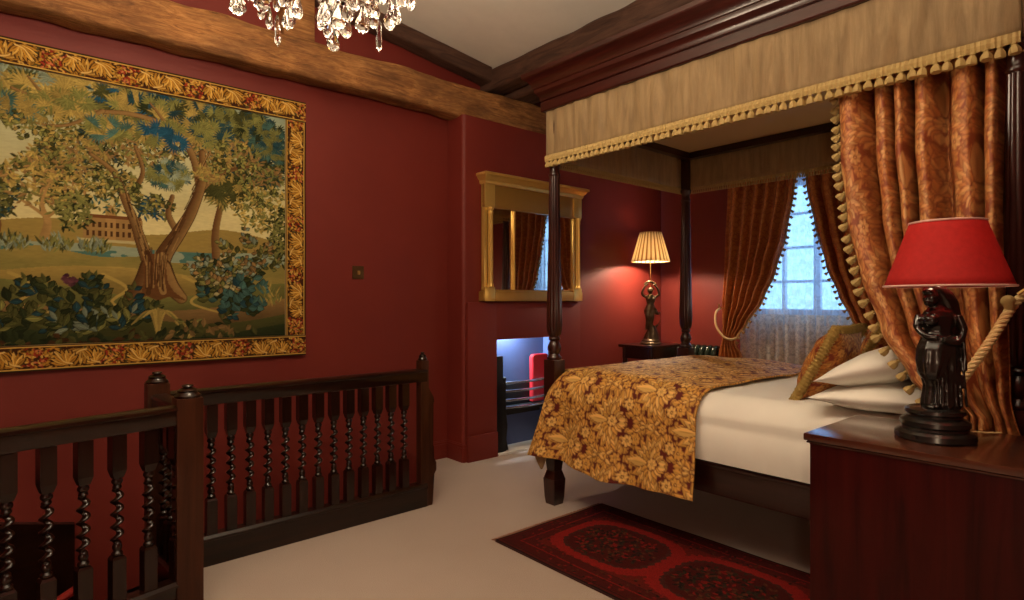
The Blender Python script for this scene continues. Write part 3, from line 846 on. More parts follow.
# tester frame, lining and moulded cornice
VX0, VX1, VY0, VY1 = 2.755, 4.375, .405, 2.825
bm = BM()
for (x0, x1, y0, y1) in ((VX0 + .07, VX1 - .07, VY1 - .13, VY1 - .07), (VX0 + .07, VX1 - .07, VY0 + .07, VY0 + .13), (VX0 + .07, VX0 + .13, VY0 + .13, VY1 - .13), (VX1 - .13, VX1 - .07, VY0 + .13, VY1 - .13)):
    box(bm, x0, x1, y0, y1, 2.50, 2.55, .003)
build('tester_frame', bm, M_MAHX, bed)
bm = BM(); box(bm, VX0 + .05, VX1 - .05, VY0 + .05, VY1 - .05, 2.55, 2.565); build('canopy_lining', bm, M_SILKIN, bed, smooth=False)
bm = BM()
pr = [(-.03, 2.60), (.024, 2.60), (.030, 2.608), (.030, 2.660), (.024, 2.666), (.034, 2.672), (.034, 2.690), (.040, 2.705), (.057, 2.722), (.060, 2.735), (.060, 2.748), (.068, 2.752), (.074, 2.775), (.092, 2.800), (.118, 2.818), (.122, 2.826), (.122, 2.850), (-.03, 2.850)]
sweep_rect(bm, VX0, VX1, VY0, VY1, pr, True)
box(bm, VX0, VX1, VY0, VY1, 2.80, 2.83)
build('tester_cornice', bm, M_CORN, bed, angle=25)
# gathered valances with gimp braid and tassels
ZB, ZT = 2.290, 2.645
rnd = random.Random(4)
def valance(p, q, inner):
    P = Vector((p[0], p[1], 0)); Q = Vector((q[0], q[1], 0)); L = (Q - P).length; D = (Q - P) / L; N = Vector((D.y, -D.x, 0))
    sd = rnd.random() * 50
    bm = BM()
    def fn(u, v):
        s = u * L
        w = .026 * (mnoise.noise(Vector((s * 11, v * .5, sd))) + .8 * mnoise.noise(Vector((s * 23, v * 1.5, sd + 7)))) * (.28 + .55 * math.sin(PI * v) ** .7 * (1 - .3 * v))
        e = min(1, s / .05, (L - s) / .05)
        return P + D * s + N * (w * e + .004) + Vector((0, 0, lerp(ZB, ZT, v)))
    grid(bm, int(L / .014), 10, fn, uvfn=lambda u, v: (u * L, v * (ZT - ZB)))
    o = build('valance', bm, M_SILK, bed, angle=180)
    md = o.modifiers.new('cloth', 'SOLIDIFY'); md.thickness = .006; md.offset = 0
    bm = BM()
    n = int(L / .012)
    def fb(u, v):
        a = v * 2 * PI
        z = ZB - .004 + .022 * math.sin(a); y = .015 + .008 * math.cos(a) + .0025 * math.sin(u * L / .010 * PI)
        return P + D * (u * L) + N * y + Vector((0, 0, z))
    rr = grid(bm, n * 2, 6, fb)
    build('braid', bm, M_TRIM, o)
    return o, P, D, N, L
def tassel_bm(s=1.0):
    bm = BM()
    lathe(bm, [(.002, 0), (.003, -.006), (.008, -.009), (.010, -.013), (.0075, -.018), (.0115, -.023), (.0165, -.032), (.0185, -.043), (.0175, -.050), (.0, -.048)][::-1], (0, 0, 0), 12, lambda a, z: 1 + .06 * math.cos(6 * a))
    if s != 1: bmesh.ops.scale(bm, vec=(s, s, s), verts=bm.verts)
    return bm
TASSEL = None
def tassel_row(parent, pts, scale=1.0, name='tassel'):
    """one small hanging tassel at every point"""
    global TASSEL
    base = wloc(parent)
    for k, p in enumerate(pts):
        if TASSEL is None:
            TASSEL = build(name, tassel_bm(), M_TRIM, parent, world=False); o = TASSEL
        else:
            o = dup(TASSEL, parent, (0, 0, 0)); o.name = name
        o.location = Vector(p) - base; o.scale = (scale,) * 3
        o.rotation_euler = (rnd.uniform(-.12, .12), rnd.uniform(-.12, .12), rnd.uniform(0, 3))
corners = [(VX0, VY1), (VX0, VY0), (VX1, VY0), (VX1, VY1)]
for i in range(4):
    a, b = corners[i], corners[(i + 1) % 4]
    o, P, D, N, L = valance((a[0], a[1]), (b[0], b[1]), False)
    n = {0: 62, 1: 0, 2: 46, 3: 40}[i]
    if i == 0: tassel_row(o, [P + D * (L * (k + .5) / n) + N * .015 + Vector((0, 0, ZB - .012)) for k in range(n)], 1.0)
    else:
        bm = BM()
        m = int(L / .02)
        for k in range(m):
            c = P + D * (L * (k + .5) / m) + N * .004
            lathe(bm, [(.0, -.045), (.0085, -.043), (.004, -.012), (.003, 0)], (c.x, c.y, ZB - .01), 6)
        build('fringe', bm, M_TRIM, o)

# mattress under a white duvet
DT = .865
def duvet_sec(v, k=1.0, off=0.0):
    """cross-section of the made-up bed, v 0..1 from the near hem over the top to the far hem -> (x, z)"""
    x0, x1, zb, zt = 2.735 - off, 4.395 + off, .525, DT + off
    r = .13
    hs = zt - zb - r; arc = r * PI / 2; top = x1 - x0 - 2 * r
    L = 2 * hs + 2 * arc + top; s = v * L
    if s < hs: return x0 + .012 * (1 - math.sin(PI * s / hs)) , zb + s
    s -= hs
    if s < arc: a = s / r; return x0 + r - r * math.cos(a), zt - r + r * math.sin(a)
    s -= arc
    if s < top: return x0 + r + s, zt
    s -= top
    if s < arc: a = s / r; return x1 - r + r * math.sin(a), zt - r + r * math.cos(a)
    s -= arc
    return x1 - .012 * math.sin(PI * min(1, s / hs)), zt - r - s
bm = BM()
def fd(u, v):
    y = lerp(.47, 2.735, v); x, z = duvet_sec(u)
    e = 0
    if v > .93:
        e = (v - .93) / .07; z -= .10 * (1 - math.sqrt(max(0, 1 - e * e))) * (1 if z > .7 else 0)
    k = (z - .5) / .4
    d = .010 * mnoise.noise(Vector((x * 2.2, y * 2.2, z * 2))) + .004 * mnoise.noise(Vector((x * 7, y * 5, z * 5)))
    return Vector((x - d * (1 if x < 2.8 else 0), y, z + d * k))
rows = grid(bm, 90, 90, fd)
bm.faces.new(rows[0]); bm.faces.new(list(reversed(rows[-1])))
f = bm.faces.ensure_lookup_table()
duv = build('duvet', bm, M_LINEN, None, angle=60); tag(duv, 'white linen duvet covering the bed mattress', 'duvet')

# gold damask bedspread over the foot of the bed
spr = thing('bedspread', (3.56, 2.3, .3), 'gold and maroon damask bedspread over the foot of the bed', 'bedspread')
SY0, SY1 = 1.665, 2.75
HEM = .315
def spread_sec(s):
    """s: metres along the cloth, 0 at the near hem"""
    x0, x1, zt, r = 2.695, 4.435, DT + .028, .17
    hs = zt - r - HEM; arc = r * PI / 2; top = x1 - x0 - 2 * r
    if s < hs: t = 1 - s / hs; return x0 - .035 * t * t, HEM + s
    s -= hs
    if s < arc: a = s / r; return x0 + r - r * math.cos(a), zt - r + r * math.sin(a)
    s -= arc
    if s < top: return x0 + r + s, zt
    s -= top
    if s < arc: a = s / r; return x1 - r + r * math.sin(a), zt - r + r * math.cos(a)
    s -= arc
    t = s / hs; return x1 + .035 * t * t, zt - r - s
hs0 = DT + .028 - .17 - HEM; arc0 = .17 * PI / 2
LS = 2 * hs0 + 2 * arc0 + (4.435 - 2.695 - .34)
def fs(u, v):
    s = u * LS; x, z = spread_sec(s)
    drop = max(0, (DT - z) / (DT - HEM))                # 0 on top, 1 at the hem
    ye = SY1 + .15 * drop ** 1.3 - .0                  # the flap flares out beyond the post
    y = lerp(SY0 + .012 * math.sin(u * 9), ye, v)
    far = max(0, (y - SY0))
    fold = drop * .044 * (math.sin(y * 11 + 1.0) + .5 * math.sin(y * 23 + .4)) * min(1, far * 4 + .3)
    d = .012 * mnoise.noise(Vector((x * 2.5, y * 3.1, z * 2.5))) + .006 * mnoise.noise(Vector((x * 8, y * 8, z * 6)))
    sx = -1 if x < 3.5 else 1
    puff = .020 * math.sin(PI * min(1, (1 - v) / .9)) * (1 - drop) if z > .8 else 0
    nz = (1 - drop)
    if v > .94 and drop < .35:                          # rolls over the foot edge
        e = (v - .94) / .06; z -= .05 * e * e * (1 - drop / .35)
    hem = .018 * math.sin(y * 6 + .8) * drop
    return Vector((x + sx * (fold * .6 + drop * d), y, z + nz * (d + puff) - hem * (s < hs0)))
o = woven_grid('cover', 420, 210, fs, lambda u, v: (u * LS + .06, v * 1.15), DAM_GOLD, M_DAM2, spr)
md = o.modifiers.new('cloth', 'SOLIDIFY'); md.thickness = .010; md.offset = -1
def ff(u, v):
    x = lerp(2.875, 4.255, u); s = v * .68; r = .10
    if s < r * PI / 2: a = s / r; y = SY1 - .02 + r * math.sin(a); z = DT + .032 - r + r * math.cos(a)
    else: y = SY1 - .02 + r + .03 * (s - r * PI / 2); z = DT + .032 - r - (s - r * PI / 2)
    w = .018 * math.sin(x * 12) * v
    return Vector((x, y + w + .012, z - .012))
o = woven_grid('foot_flap', 160, 90, ff, lambda u, v: (u * 1.38, v * .68), DAM_GOLD, M_DAM2, spr)
md = o.modifiers.new('cloth', 'SOLIDIFY'); md.thickness = .008; md.offset = 0
# turned-out corner of the lining
bm = BM()
def fl2(u, v):
    y = lerp(2.76, 2.875, u); z = HEM + .03 - v * (.115 * (1 - abs(2 * u - .9)))
    return Vector((2.69 + .01 * math.sin(u * 6), y, z))
grid(bm, 12, 8, fl2, uvfn=lambda u, v: (u * .12, v * .1))
o = build('lining_corner', bm, M_SILK, spr, angle=180); md = o.modifiers.new('cloth', 'SOLIDIFY'); md.thickness = .005

# pillows
def pillow_bm(lx, ly, h, seed=0, crease=.012, n=36):
    bm = BM()
    for side in (1, -1):
        def fn(u, v, side=side):
            a, b = u * 2 - 1, v * 2 - 1
            ex = 1 - .07 * (1 - abs(b) ** 2) * abs(a) ** 3; ey = 1 - .08 * (1 - abs(a) ** 2) * abs(b) ** 3
            t = max(0, (1 - abs(a) ** 2.6)) ** .7 * max(0, (1 - abs(b) ** 2.6)) ** .7
            z = side * (h / 2 * t + crease * mnoise.noise(Vector((a * 2.2 + seed, b * 2.2, side * 3))) * t)
            return Vector((a * ex * lx / 2, b * ey * ly / 2, z))
        grid(bm, n, n, fn, uvfn=lambda u, v: (u * lx, v * ly))
    bmesh.ops.remove_doubles(bm, verts=bm.verts, dist=.0005)
    return bm
def pillow(loc, rot, lx, ly, h, label, seed):
    o = build('pillow', pillow_bm(lx, ly, h, seed), M_LINEN, None, world=False, angle=180)
    o.location = loc; o.rotation_euler = rot
    return tag(o, label, 'pillow', 'white pillows at the bed head')
R = math.radians
pillow((3.09, .875, .925), (R(-3), R(1), R(2)), .78, .54, .15, 'white pillow lying flat lowermost on the near side of the bed', 1)
pillow((3.09, .850, 1.070), (R(-19), R(1), R(-1)), .78, .54, .17, 'white pillow propped on the lower pillow beside the near bed curtain', 2)
pillow((4.02, .825, .930), (R(-5), R(-1), R(-2)), .72, .50, .15, 'white pillow lying flat on the far side of the bed', 3)
def cushion(loc, rot, w, label, seed):
    c = thing('cushion', loc, label, 'cushion', 'orange damask cushions on the bed'); c.rotation_euler = rot
    pb = pillow_bm(w, w, .17, seed, .02, 80)
    o = build('cover', pb, M_DAM2, c, world=False, angle=180)
    co = np.empty(len(o.data.vertices) * 3, np.float32); o.data.vertices.foreach_get('co', co); co = co.reshape(-1, 3)
    rgba = np.ones((len(co), 4), np.float32); rgba[:, :3] = DAM_CUSH.at(co[:, 0] * 1.5 + .9, co[:, 1] * 1.5 + .9)
    o.data.color_attributes.new('weave', 'FLOAT_COLOR', 'POINT').data.foreach_set('color', rgba.ravel())
    bm = BM()
    pts = []
    n = 320
    for i in range(n):
        t = i / n * 4; s, f = int(t), t - int(t); f = f * 2 - 1; k = w / 2 * (1 - .07 * (1 - f * f))
        pts.append([(f * w / 2, -k), (k, f * w / 2), (-f * w / 2, k), (-k, -f * w / 2)][s])
    def fn(u, v):
        i = int(round(u * n)) % n; x, y = pts[i]; L = math.hypot(x, y); a = v * 2 * PI
        rr = .019 + .006 * math.sin(i * 1.9) + .006 * mnoise.noise(Vector((i * .21, seed, 0)))
        return Vector((x * (1 + rr * math.cos(a) / L), y * (1 + rr * math.cos(a) / L), rr * 1.1 * math.sin(a)))
    grid(bm, n, 8, fn, closeu=True)
    build('ruched_fringe', bm, M_FRILL, c, world=False, angle=180)
    return c
cushion((3.14, 1.20, 1.035), (R(118), 0, R(3)), .41, 'orange damask cushion with olive fringe leaning on the near pillows', 4)
cushion((3.66, 1.13, 1.06), (R(117), 0, R(-4)), .42, 'orange damask cushion with olive fringe behind the near cushion', 9)

# ================================================================ curtains
def curtain(parent, mat, fn_edges, z0, z1, nfold, amp, base, normal_axis, uvw, nv=70, nu=160, name='drape', pipe=False, seed=0):
    """a pleated drape; fn_edges(z) -> (edge a, edge b, gather factor) along Y; it hangs in the plane X = base(z)"""
    bm = BM()
    def fn(u, v):
        z = lerp(z0, z1, v); a, b, g = fn_edges(z)
        y = lerp(a, b, u)
        ph = u * nfold + (.26 if pipe else .10) * math.sin(u * (11 if pipe else 7) + seed) + .05 * mnoise.noise(Vector((u * 5, z * 1.2, seed)))
        if pipe:
            f = ph - math.floor(ph); k_ = (2 * f - 1) / .66; w = (math.sqrt(1 - k_ * k_) * 1.5 - .3) if abs(k_) < 1 else -.3 - 1.6 * math.sin(PI / 2 * min(1, (abs(k_) - 1) / .515))
        else: w = math.sin(2 * PI * ph)
        w2 = mnoise.noise(Vector((u * 9, z * 2.0, seed + 5))) * .35
        x = base(z) - amp * g * (w + w2)
        return Vector((x, y + .006 * math.cos(2 * PI * ph) * g, z))
    if isinstance(mat, Damask): o = woven_grid(name, nu, nv, fn, lambda u, v: (u * uvw, lerp(z0, z1, v)), mat, M_DAM, parent); bm.free()
    else:
        grid(bm, nu, nv, fn, uvfn=lambda u, v: (u * uvw, lerp(z0, z1, v)))
        o = build(name, bm, mat, parent, angle=180)
    md = o.modifiers.new('cloth', 'SOLIDIFY'); md.thickness = .004; md.offset = 0
    return o
TASSEL_DARK = None
def edge_tassels(parent, edge, side, scale, x_of, z0, z1, step, dark=False):
    """tassels sticking out sideways along a drape's edge"""
    global TASSEL_DARK
    base = wloc(parent); z = z1
    if dark and TASSEL_DARK is None: TASSEL_DARK = build('tassel', tassel_bm(), M_TASSEL2, parent, world=False); TASSEL_DARK.location = Vector((x_of(z), edge(z), z)) - base; TASSEL_DARK.scale = (scale,) * 3; TASSEL_DARK.rotation_euler = (side * .8, 0, 0); z -= step
    while z > z0:
        y = edge(z); o = dup(TASSEL_DARK if dark else TASSEL, parent, Vector((x_of(z), y, z)) - base, scale=(scale,) * 3); o.name = 'tassel'
        o.rotation_euler = (side * rnd.uniform(.7, 1.0), rnd.uniform(-.2, .2), 0)
        z -= step * rnd.uniform(.9, 1.1)
def edge_braid(parent, edge, x_of, z0, z1, rad):
    bm = BM(); n = int((z1 - z0) / .02)
    tube(bm, [(x_of(z), edge(z), z) for z in [lerp(z1, z0, i / n) for i in range(n + 1)]], rad, 6)
    build('edge_braid', bm, M_TRIM, parent)
def rope(bm, pts, rad, strands=3, pitch=.05):
    """twisted cord"""
    P = [Vector(p) for p in pts]; cum = [0]
    for a, b in zip(P, P[1:]): cum.append(cum[-1] + (b - a).length)
    n = max(12, int(cum[-1] / .006)); Q = []
    for i in range(n + 1):
        s = cum[-1] * i / n
        for j in range(len(P) - 1):
            if s <= cum[j + 1] + 1e-9:
                t = (s - cum[j]) / max(1e-9, cum[j + 1] - cum[j]); Q.append(P[j].lerp(P[j + 1], t)); break
    for k in range(strands):
        pts2 = []
        for i, q in enumerate(Q):
            t = (Q[min(i + 1, n)] - Q[max(i - 1, 0)]).normalized(); a = t.cross(Vector((0, 0, 1)))
            if a.length < .01: a = Vector((1, 0, 0))
            a.normalize(); b = t.cross(a); th = 2 * PI * (cum[-1] * i / n / pitch + k / strands)
            pts2.append(q + (a * math.cos(th) + b * math.sin(th)) * rad * .55)
        tube(bm, pts2, rad * .58, 8)
# near bed curtain, swept to a rope tie by the bed head
bc = thing('bed_curtain', (2.69, .6, .06), 'copper damask bed curtain tied back with rope at the bed head', 'curtain')
E_IN = [(.05, .63), (.85, .615), (.93, .60), (.985, .655), (1.05, .715), (1.23, .82), (1.45, .90), (1.69, .96), (2.0, 1.005), (2.27, 1.035), (2.50, 1.035)]
E_OUT = [(.05, .375), (.80, .385), (1.0, .425), (1.30, .438), (1.7, .446), (2.1, .455), (2.50, .47)]
def bce(z):
    a, b = interp(E_IN, z), interp(E_OUT, z)
    return a, b, interp([(.05, .75), (.95, .40), (1.25, .62), (1.8, .85), (2.2, .85), (2.5, .75)], z)
bcx = lambda z: interp([(.05, 2.655), (.95, 2.655), (1.4, 2.705), (1.9, 2.77), (2.25, 2.845), (2.5, 2.87)], z)
d = curtain(bc, DAM_COPPER, bce, .05, 2.50, 6, .062, bcx, 'x', .95, pipe=True, seed=2, nu=280, nv=440)
xe = lambda z: bcx(z) + .012
edge_braid(d, lambda z: interp(E_IN, z) + .004, xe, 1.0, 2.30, .010)
edge_tassels(d, lambda z: interp(E_IN, z) + .008, 1, .95, xe, .98, 2.27, .046)
bm = BM()
rope(bm, smooth_pts([(2.70, .375, 1.36), (2.66, .405, 1.345), (2.60, .47, 1.20), (2.585, .54, 1.07), (2.595, .60, .975), (2.64, .64, .945), (2.70, .62, .96)]), .0145, 3, .055)
rp = build('tieback_rope', bm, M_ROPE, bc)
bm = BM(); ball(bm, (2.645, .425, 1.345), .022); lathe(bm, [(.022, -.10), (.024, -.06), (.016, -.02), (.020, 0)], (2.645, .42, 1.335), 12)
bmesh.ops.delete(bm, geom=[v for v in bm.verts if v.co.z < 1.30], context='VERTS'); build('knot', bm, M_TRIM, rp)
bm = BM(); tube(bm, smooth_pts([(2.72, .255, 1.40), (2.69, .30, 1.41), (2.665, .36, 1.40), (2.65, .40, 1.37)], 16), .006, 8); build('wall_hook', bm, M_BRASS, rp)

# window curtains
K = 5.5 / 5.38
rod = thing('curtain_rod', (5.50, 2.3, 2.60), 'brass curtain rod above the window', 'curtain rod')
bm = BM(); tube(bm, [(5.50, 1.25, 2.60), (5.50, 3.2, 2.60)], .014, 12); build('pole', bm, M_BRASS, rod)
for y in (1.25, 3.2):
    bm = BM(); ball(bm, (5.50, y, 2.60), .028); build('finial', bm, M_BRASS, rod)
for y in (1.35, 3.12):
    bm = BM(); tube(bm, [(5.50, y, 2.60), (XW, y, 2.60)], .009, 8); build('bracket', bm, M_BRASS, rod)
wl = thing('window_curtain', (5.47, 2.95, .08), 'rust damask window curtain nearest the pleated lamp, tied back with rope', 'curtain')
L_IN = [(.08, 2.86), (.80, 2.88), (.93, 2.955), (1.00, 2.93), (1.12, 2.84), (1.35, 2.68), (1.62, 2.56), (1.95, 2.46), (2.36, 2.39), (2.60, 2.37)]
L_OUT = [(.08, 3.17), (.80, 3.14), (.97, 3.10), (1.3, 3.10), (1.8, 3.075), (2.6, 3.04)]
def wle(z): return interp(L_IN, z), interp(L_OUT, z), interp([(.08, .8), (.95, .45), (1.2, .75), (1.8, 1), (2.6, .8)], z)
wlx = lambda z: 5.47
d = curtain(wl, M_WCURT, wle, .08, 2.59, 6, .052, wlx, 'x', 1.3, seed=3)
edge_braid(d, lambda z: interp(L_IN, z) - .004, lambda z: 5.455, .97, 2.55, .008)
edge_tassels(d, lambda z: interp(L_IN, z) - .003, -1, .75, lambda z: 5.45, .93, 2.5, .055, True)
bm = BM(); rope(bm, smooth_pts([(5.56, 3.18, 1.26), (5.47, 3.17, 1.22), (5.42, 3.14, 1.10), (5.40, 3.06, 1.00), (5.405, 2.99, .965), (5.44, 2.945, .975), (5.50, 2.95, 1.0)]), .0105, 3, .045)
rp = build('tieback_rope', bm, M_ROPE, wl)
bm = BM(); tube(bm, [(XW, 3.18, 1.27), (5.55, 3.18, 1.27), (5.54, 3.18, 1.31)], .007, 8); build('wall_hook', bm, M_BRASS, rp)
wr = thing('window_curtain', (5.47, 1.7, .08), 'rust damask window curtain behind the orange cushions', 'curtain')
R_IN = [(.08, 1.80), (.80, 1.78), (.98, 1.70), (1.08, 1.83), (1.2, 1.905), (1.4, 2.0), (1.65, 2.10), (2.0, 2.19), (2.36, 2.265), (2.60, 2.285)]
R_OUT = [(.08, 1.48), (.9, 1.52), (1.3, 1.52), (2.6, 1.50)]
def wre(z): return interp(R_IN, z), interp(R_OUT, z), interp([(.08, .8), (1.0, .45), (1.2, .75), (1.8, 1), (2.6, .8)], z)
d = curtain(wr, M_WCURT, wre, .08, 2.59, 6, .052, wlx, 'x', 1.3, seed=6)
edge_braid(d, lambda z: interp(R_IN, z) + .004, lambda z: 5.455, 1.02, 2.55, .008)
edge_tassels(d, lambda z: interp(R_IN, z) + .003, 1, .75, lambda z: 5.45, 1.0, 2.5, .055, True)
# net curtain and lace panel
def net(name, mat, y0, y1, z0, z1, x, nf, amp, label, seed):
    bm = BM()
    def fn(u, v):
        ph = u * nf + .2 * mnoise.noise(Vector((u * 6, v * .6, seed)))
        return Vector((x + amp * math.sin(2 * PI * ph) + amp * .6 * mnoise.noise(Vector((u * 20, v, seed))), lerp(y0, y1, u), lerp(z0, z1, v)))
    grid(bm, 220, 20, fn, uvfn=lambda u, v: (u * (y1 - y0) * 1.25, v * (z1 - z0)))
    return tag(build(name, bm, mat, None, angle=180), label, 'net curtain')
net('net_curtain', M_NET, 1.74, 2.96, 1.12, 2.58, 5.545, 17, .012, 'sheer net curtain glowing in front of the window', 1)
net('lace_panel', M_LACE, 1.76, 2.94, .22, 1.215, 5.527, 13, .010, 'cream lace panel hanging below the window sill', 4)

# ================================================================ cast-iron radiator
ra = thing('radiator', (5.53, 3.44, 0), 'dark cast-iron column radiator between pleated lamp and window curtain', 'radiator')
col0 = None
for k in range(8):
    bm = BM()
    for dx in (-.055, .055):
        lathe(bm, [(.024, .10), (.027, .14), (.024, .2), (.024, .72), (.028, .76)], (5.47 + dx, 0, 0), 12)
    pts = [(5.415, 0, .74), (5.413, 0, .80), (5.435, 0, .845), (5.47, 0, .857), (5.505, 0, .845), (5.527, 0, .80), (5.525, 0, .74)]
    tube(bm, smooth_pts(pts, 16), .030, 12); tube(bm, smooth_pts([(5.415, 0, .2), (5.415, 0, .13), (5.47, 0, .10), (5.525, 0, .13), (5.525, 0, .2)], 12), .027, 10)
    y = 3.13 + .068 * k
    if col0 is None:
        bmesh.ops.translate(bm, verts=bm.verts, vec=(-5.47, 0, 0)); col0 = build('column', bm, M_RADI, ra, world=False)
        col0.location = (0, y - 3.37, 0)
    else: bm.free(); dup(col0, ra, (0, y - 3.37, 0))
for y in (3.20, 3.676):
    for dx in (-.055, .055):
        bm = BM(); lathe(bm, [(.030, 0), (.022, .03), (.020, .10), (.024, .12)], (5.53 + dx, y, 0), 12); build('foot', bm, M_RADI, ra)

# ================================================================ statues and lamps
def figure(bm, secs, seg=40, fold=0.0, nf=11, seed=0):
    """a draped body from elliptical sections (z, cx, cy, rx, ry, fold)"""
    rows = []
    for (z, cx, cy, rx, ry, fo) in secs:
        row = []
        for i in range(seg):
            a = 2 * PI * i / seg
            k = 1 + fo * (math.sin(nf * a + z * 6 + seed) + .5 * math.sin((nf * 2 - 3) * a + seed * 2))
            row.append(bm.verts.new((cx + rx * k * math.cos(a), cy + ry * k * math.sin(a), z)))
        rows.append(row)
    for j in range(len(rows) - 1):
        for i in range(seg):
            k = (i + 1) % seg; bm.faces.new((rows[j][i], rows[j][k], rows[j + 1][k], rows[j + 1][i]))
    bm.faces.new(list(reversed(rows[0]))); bm.faces.new(rows[-1])
def resample(secs, n=60):
    zs = [s[0] for s in secs]; out = []
    for i in range(n + 1):
        z = lerp(zs[0], zs[-1], i / n)
        out.append((z,) + tuple(interp([(s[0], s[k]) for s in secs], z) for k in range(1, 6)))
    return out
def statue(name, bm, mat, parent, voxel, world=True):
    o = build(name, bm, mat, parent, world=world, angle=180)
    md = o.modifiers.new('one_body', 'REMESH'); md.mode = 'VOXEL'; md.voxel_size = voxel; md.use_smooth_shade = True
    md = o.modifiers.new('soft', 'SMOOTH'); md.factor = .5; md.iterations = 2
    return o

# large lamp: robed lady in dark bronze, local frame: +x' faces the viewer's left
LX, LY, LZ = 2.30, .555, .90
lamp = thing('statue_lamp', (LX, LY, LZ), 'dark bronze robed lady lamp with red shade on the mahogany chest', 'table lamp')
bm = BM()
lathe(bm, [(.108, 0), (.112, .006), (.110, .022), (.100, .030), (.092, .034), (.090, .040), (.097, .047), (.096, .060), (.082, .070), (.076, .074), (.076, .080), (.084, .086), (.082, .096), (.070, .102), (.0, .103)], (LX, LY, LZ), 48)
build('base', bm, M_BRONZE, lamp)
# viewer's right is u=(.756,-.655), away is w=(.655,.756)
def UW(u, w, z): return (LX + .756 * u + .655 * w, LY - .655 * u + .756 * w, LZ + z)
bm = BM()
secs = [(.100, .022, 0, .052, .052, .06), (.115, .018, 0, .050, .050, .09), (.17, .020, 0, .045, .046, .10), (.215, .014, 0, .052, .050, .09), (.25, .010, 0, .060, .052, .07), (.29, .008, -.004, .062, .050, .05), (.325, .012, 0, .052, .042, .03),
        (.35, .014, 0, .044, .036, .01), (.375, .012, 0, .050, .040, .01), (.395, .014, 0, .053, .040, .0), (.412, .016, .0, .048, .034, 0), (.424, .010, 0, .030, .024, 0), (.436, .000, 0, .018, .018, 0), (.45, -.004, 0, .017, .017, 0)]
figure(bm, resample(secs, 90), 56, nf=10)
s2 = [(.195, -.030, -.014, .014, .030, .05), (.215, -.026, -.014, .030, .040, .07), (.25, -.018, -.012, .042, .046, .06), (.29, -.010, -.01, .048, .046, .04), (.318, .000, -.006, .046, .044, .03), (.33, .006, -.002, .040, .04, .02)]
figure(bm, resample(s2, 30), 44, nf=8, seed=2)                                       # overskirt caught up at the hip
s3 = [(.20, .066, .012, .012, .026, .06), (.26, .064, .014, .020, .034, .07), (.34, .058, .016, .026, .038, .06), (.40, .050, .014, .034, .040, .05), (.44, .034, .010, .042, .040, .03), (.468, .016, .006, .044, .038, .02), (.486, .004, .004, .036, .034, .01), (.497, -.004, .002, .020, .022, 0)]
figure(bm, resample(s3, 50), 44, nf=7, seed=4)                                       # veil falling down the back
ball(bm, (-.016, -.006, .458), .026, .92, .92, 1.12, 16, 12)                         # head
ball(bm, (-.040, -.012, .455), .0065); ball(bm, (-.033, -.012, .441), .010); ball(bm, (-.024, -.008, .478), .018, 1.2, 1, .6)
ball(bm, (-.028, -.024, .385), .021, 1, 1, .95); ball(bm, (-.030, .010, .385), .021, 1, 1, .95)
tube(bm, smooth_pts([(.048, -.034, .40), (.056, -.048, .35), (.030, -.056, .315), (-.012, -.052, .325)], 14), [.0135] * 5 + [.0105] * 10, 10)
tube(bm, smooth_pts([(-.036, .02, .40), (-.050, .008, .36), (-.044, -.024, .335), (-.020, -.042, .33)], 14), [.013] * 5 + [.0105] * 10, 10)
tube(bm, smooth_pts([(-.045, -.02, .335), (.0, -.046, .322), (.05, -.040, .335)], 12), .008, 8)          # girdle
tube(bm, [(.060, -.040, .34), (.064, -.044, .27), (.064, -.042, .225)], [.007, .006, .010], 8)
for k in range(7): tube(bm, smooth_pts([(-.020 + .013 * k, -.040, .26), (-.022 + .014 * k, -.047, .19), (-.024 + .015 * k, -.050, .11)], 10), .0045, 6)
ball(bm, (-.030, -.036, .108), .016, 1.3, 1, .6)
for v in bm.verts: v.co = Vector(UW(v.co.x, v.co.y, v.co.z))
statue('figure', bm, M_BRONZE, lamp, .0032)
bm = BM(); tube(bm, smooth_pts([UW(.036, .02, .38), UW(.030, .02, .47), UW(.016, .012, .51), UW(.020, .004, .55), UW(.034, 0, .60), UW(.040, 0, .70)], 24), [.010] * 8 + [.006] * 17, 10)
build('lamp_stem', bm, M_BRONZE, lamp)
def shade(parent, c, r0, r1, z0, z1, mat, liner, pleats=0, seg=64, name='lamp_shade'):
    bm = BM()
    fl = (lambda a, z: 1 + .035 * math.cos(pleats * a)) if pleats else None
    seg = pleats * 6 if pleats else seg
    prof = [(lerp(r0, r1, t), lerp(z0, z1, t)) for t in [i / 8 for i in range(9)]]
    rows = []
    for r, z in prof:
        rows.append([bm.verts.new((c[0] + r * (fl(a, z) if fl else 1) * math.cos(a), c[1] + r * (fl(a, z) if fl else 1) * math.sin(a), z)) for a in (2 * PI * i / seg for i in range(seg))])
    for j in range(8):
        for i in range(seg):
            k = (i + 1) % seg; bm.faces.new((rows[j][i], rows[j][k], rows[j + 1][k], rows[j + 1][i]))
    o = build(name, bm, mat, parent, angle=80)
    md = o.modifiers.new('thick', 'SOLIDIFY'); md.thickness = .003; md.offset = -1
    for nm, r, z in (('bottom_rim', r0, z0), ('top_rim', r1, z1)):
        bm = BM(); pts = [(c[0] + r * 1.005 * math.cos(a), c[1] + r * 1.005 * math.sin(a), z) for a in (2 * PI * i / 64 for i in range(65))]
        tube(bm, pts, .0035, 6, cap=False); build(nm, bm, liner, o)
    return o
sh = shade(lamp, (LX + .030, LY - .026), .175, .103, 1.395, 1.602, M_REDSH, M_SHLIN)
bm = BM(); ball(bm, (LX + .03, LY - .026, 1.53), .028, 1, 1, 1.2); lathe(bm, [(.014, -.05), (.014, -.02)], (LX + .03, LY - .026, 1.53), 12)
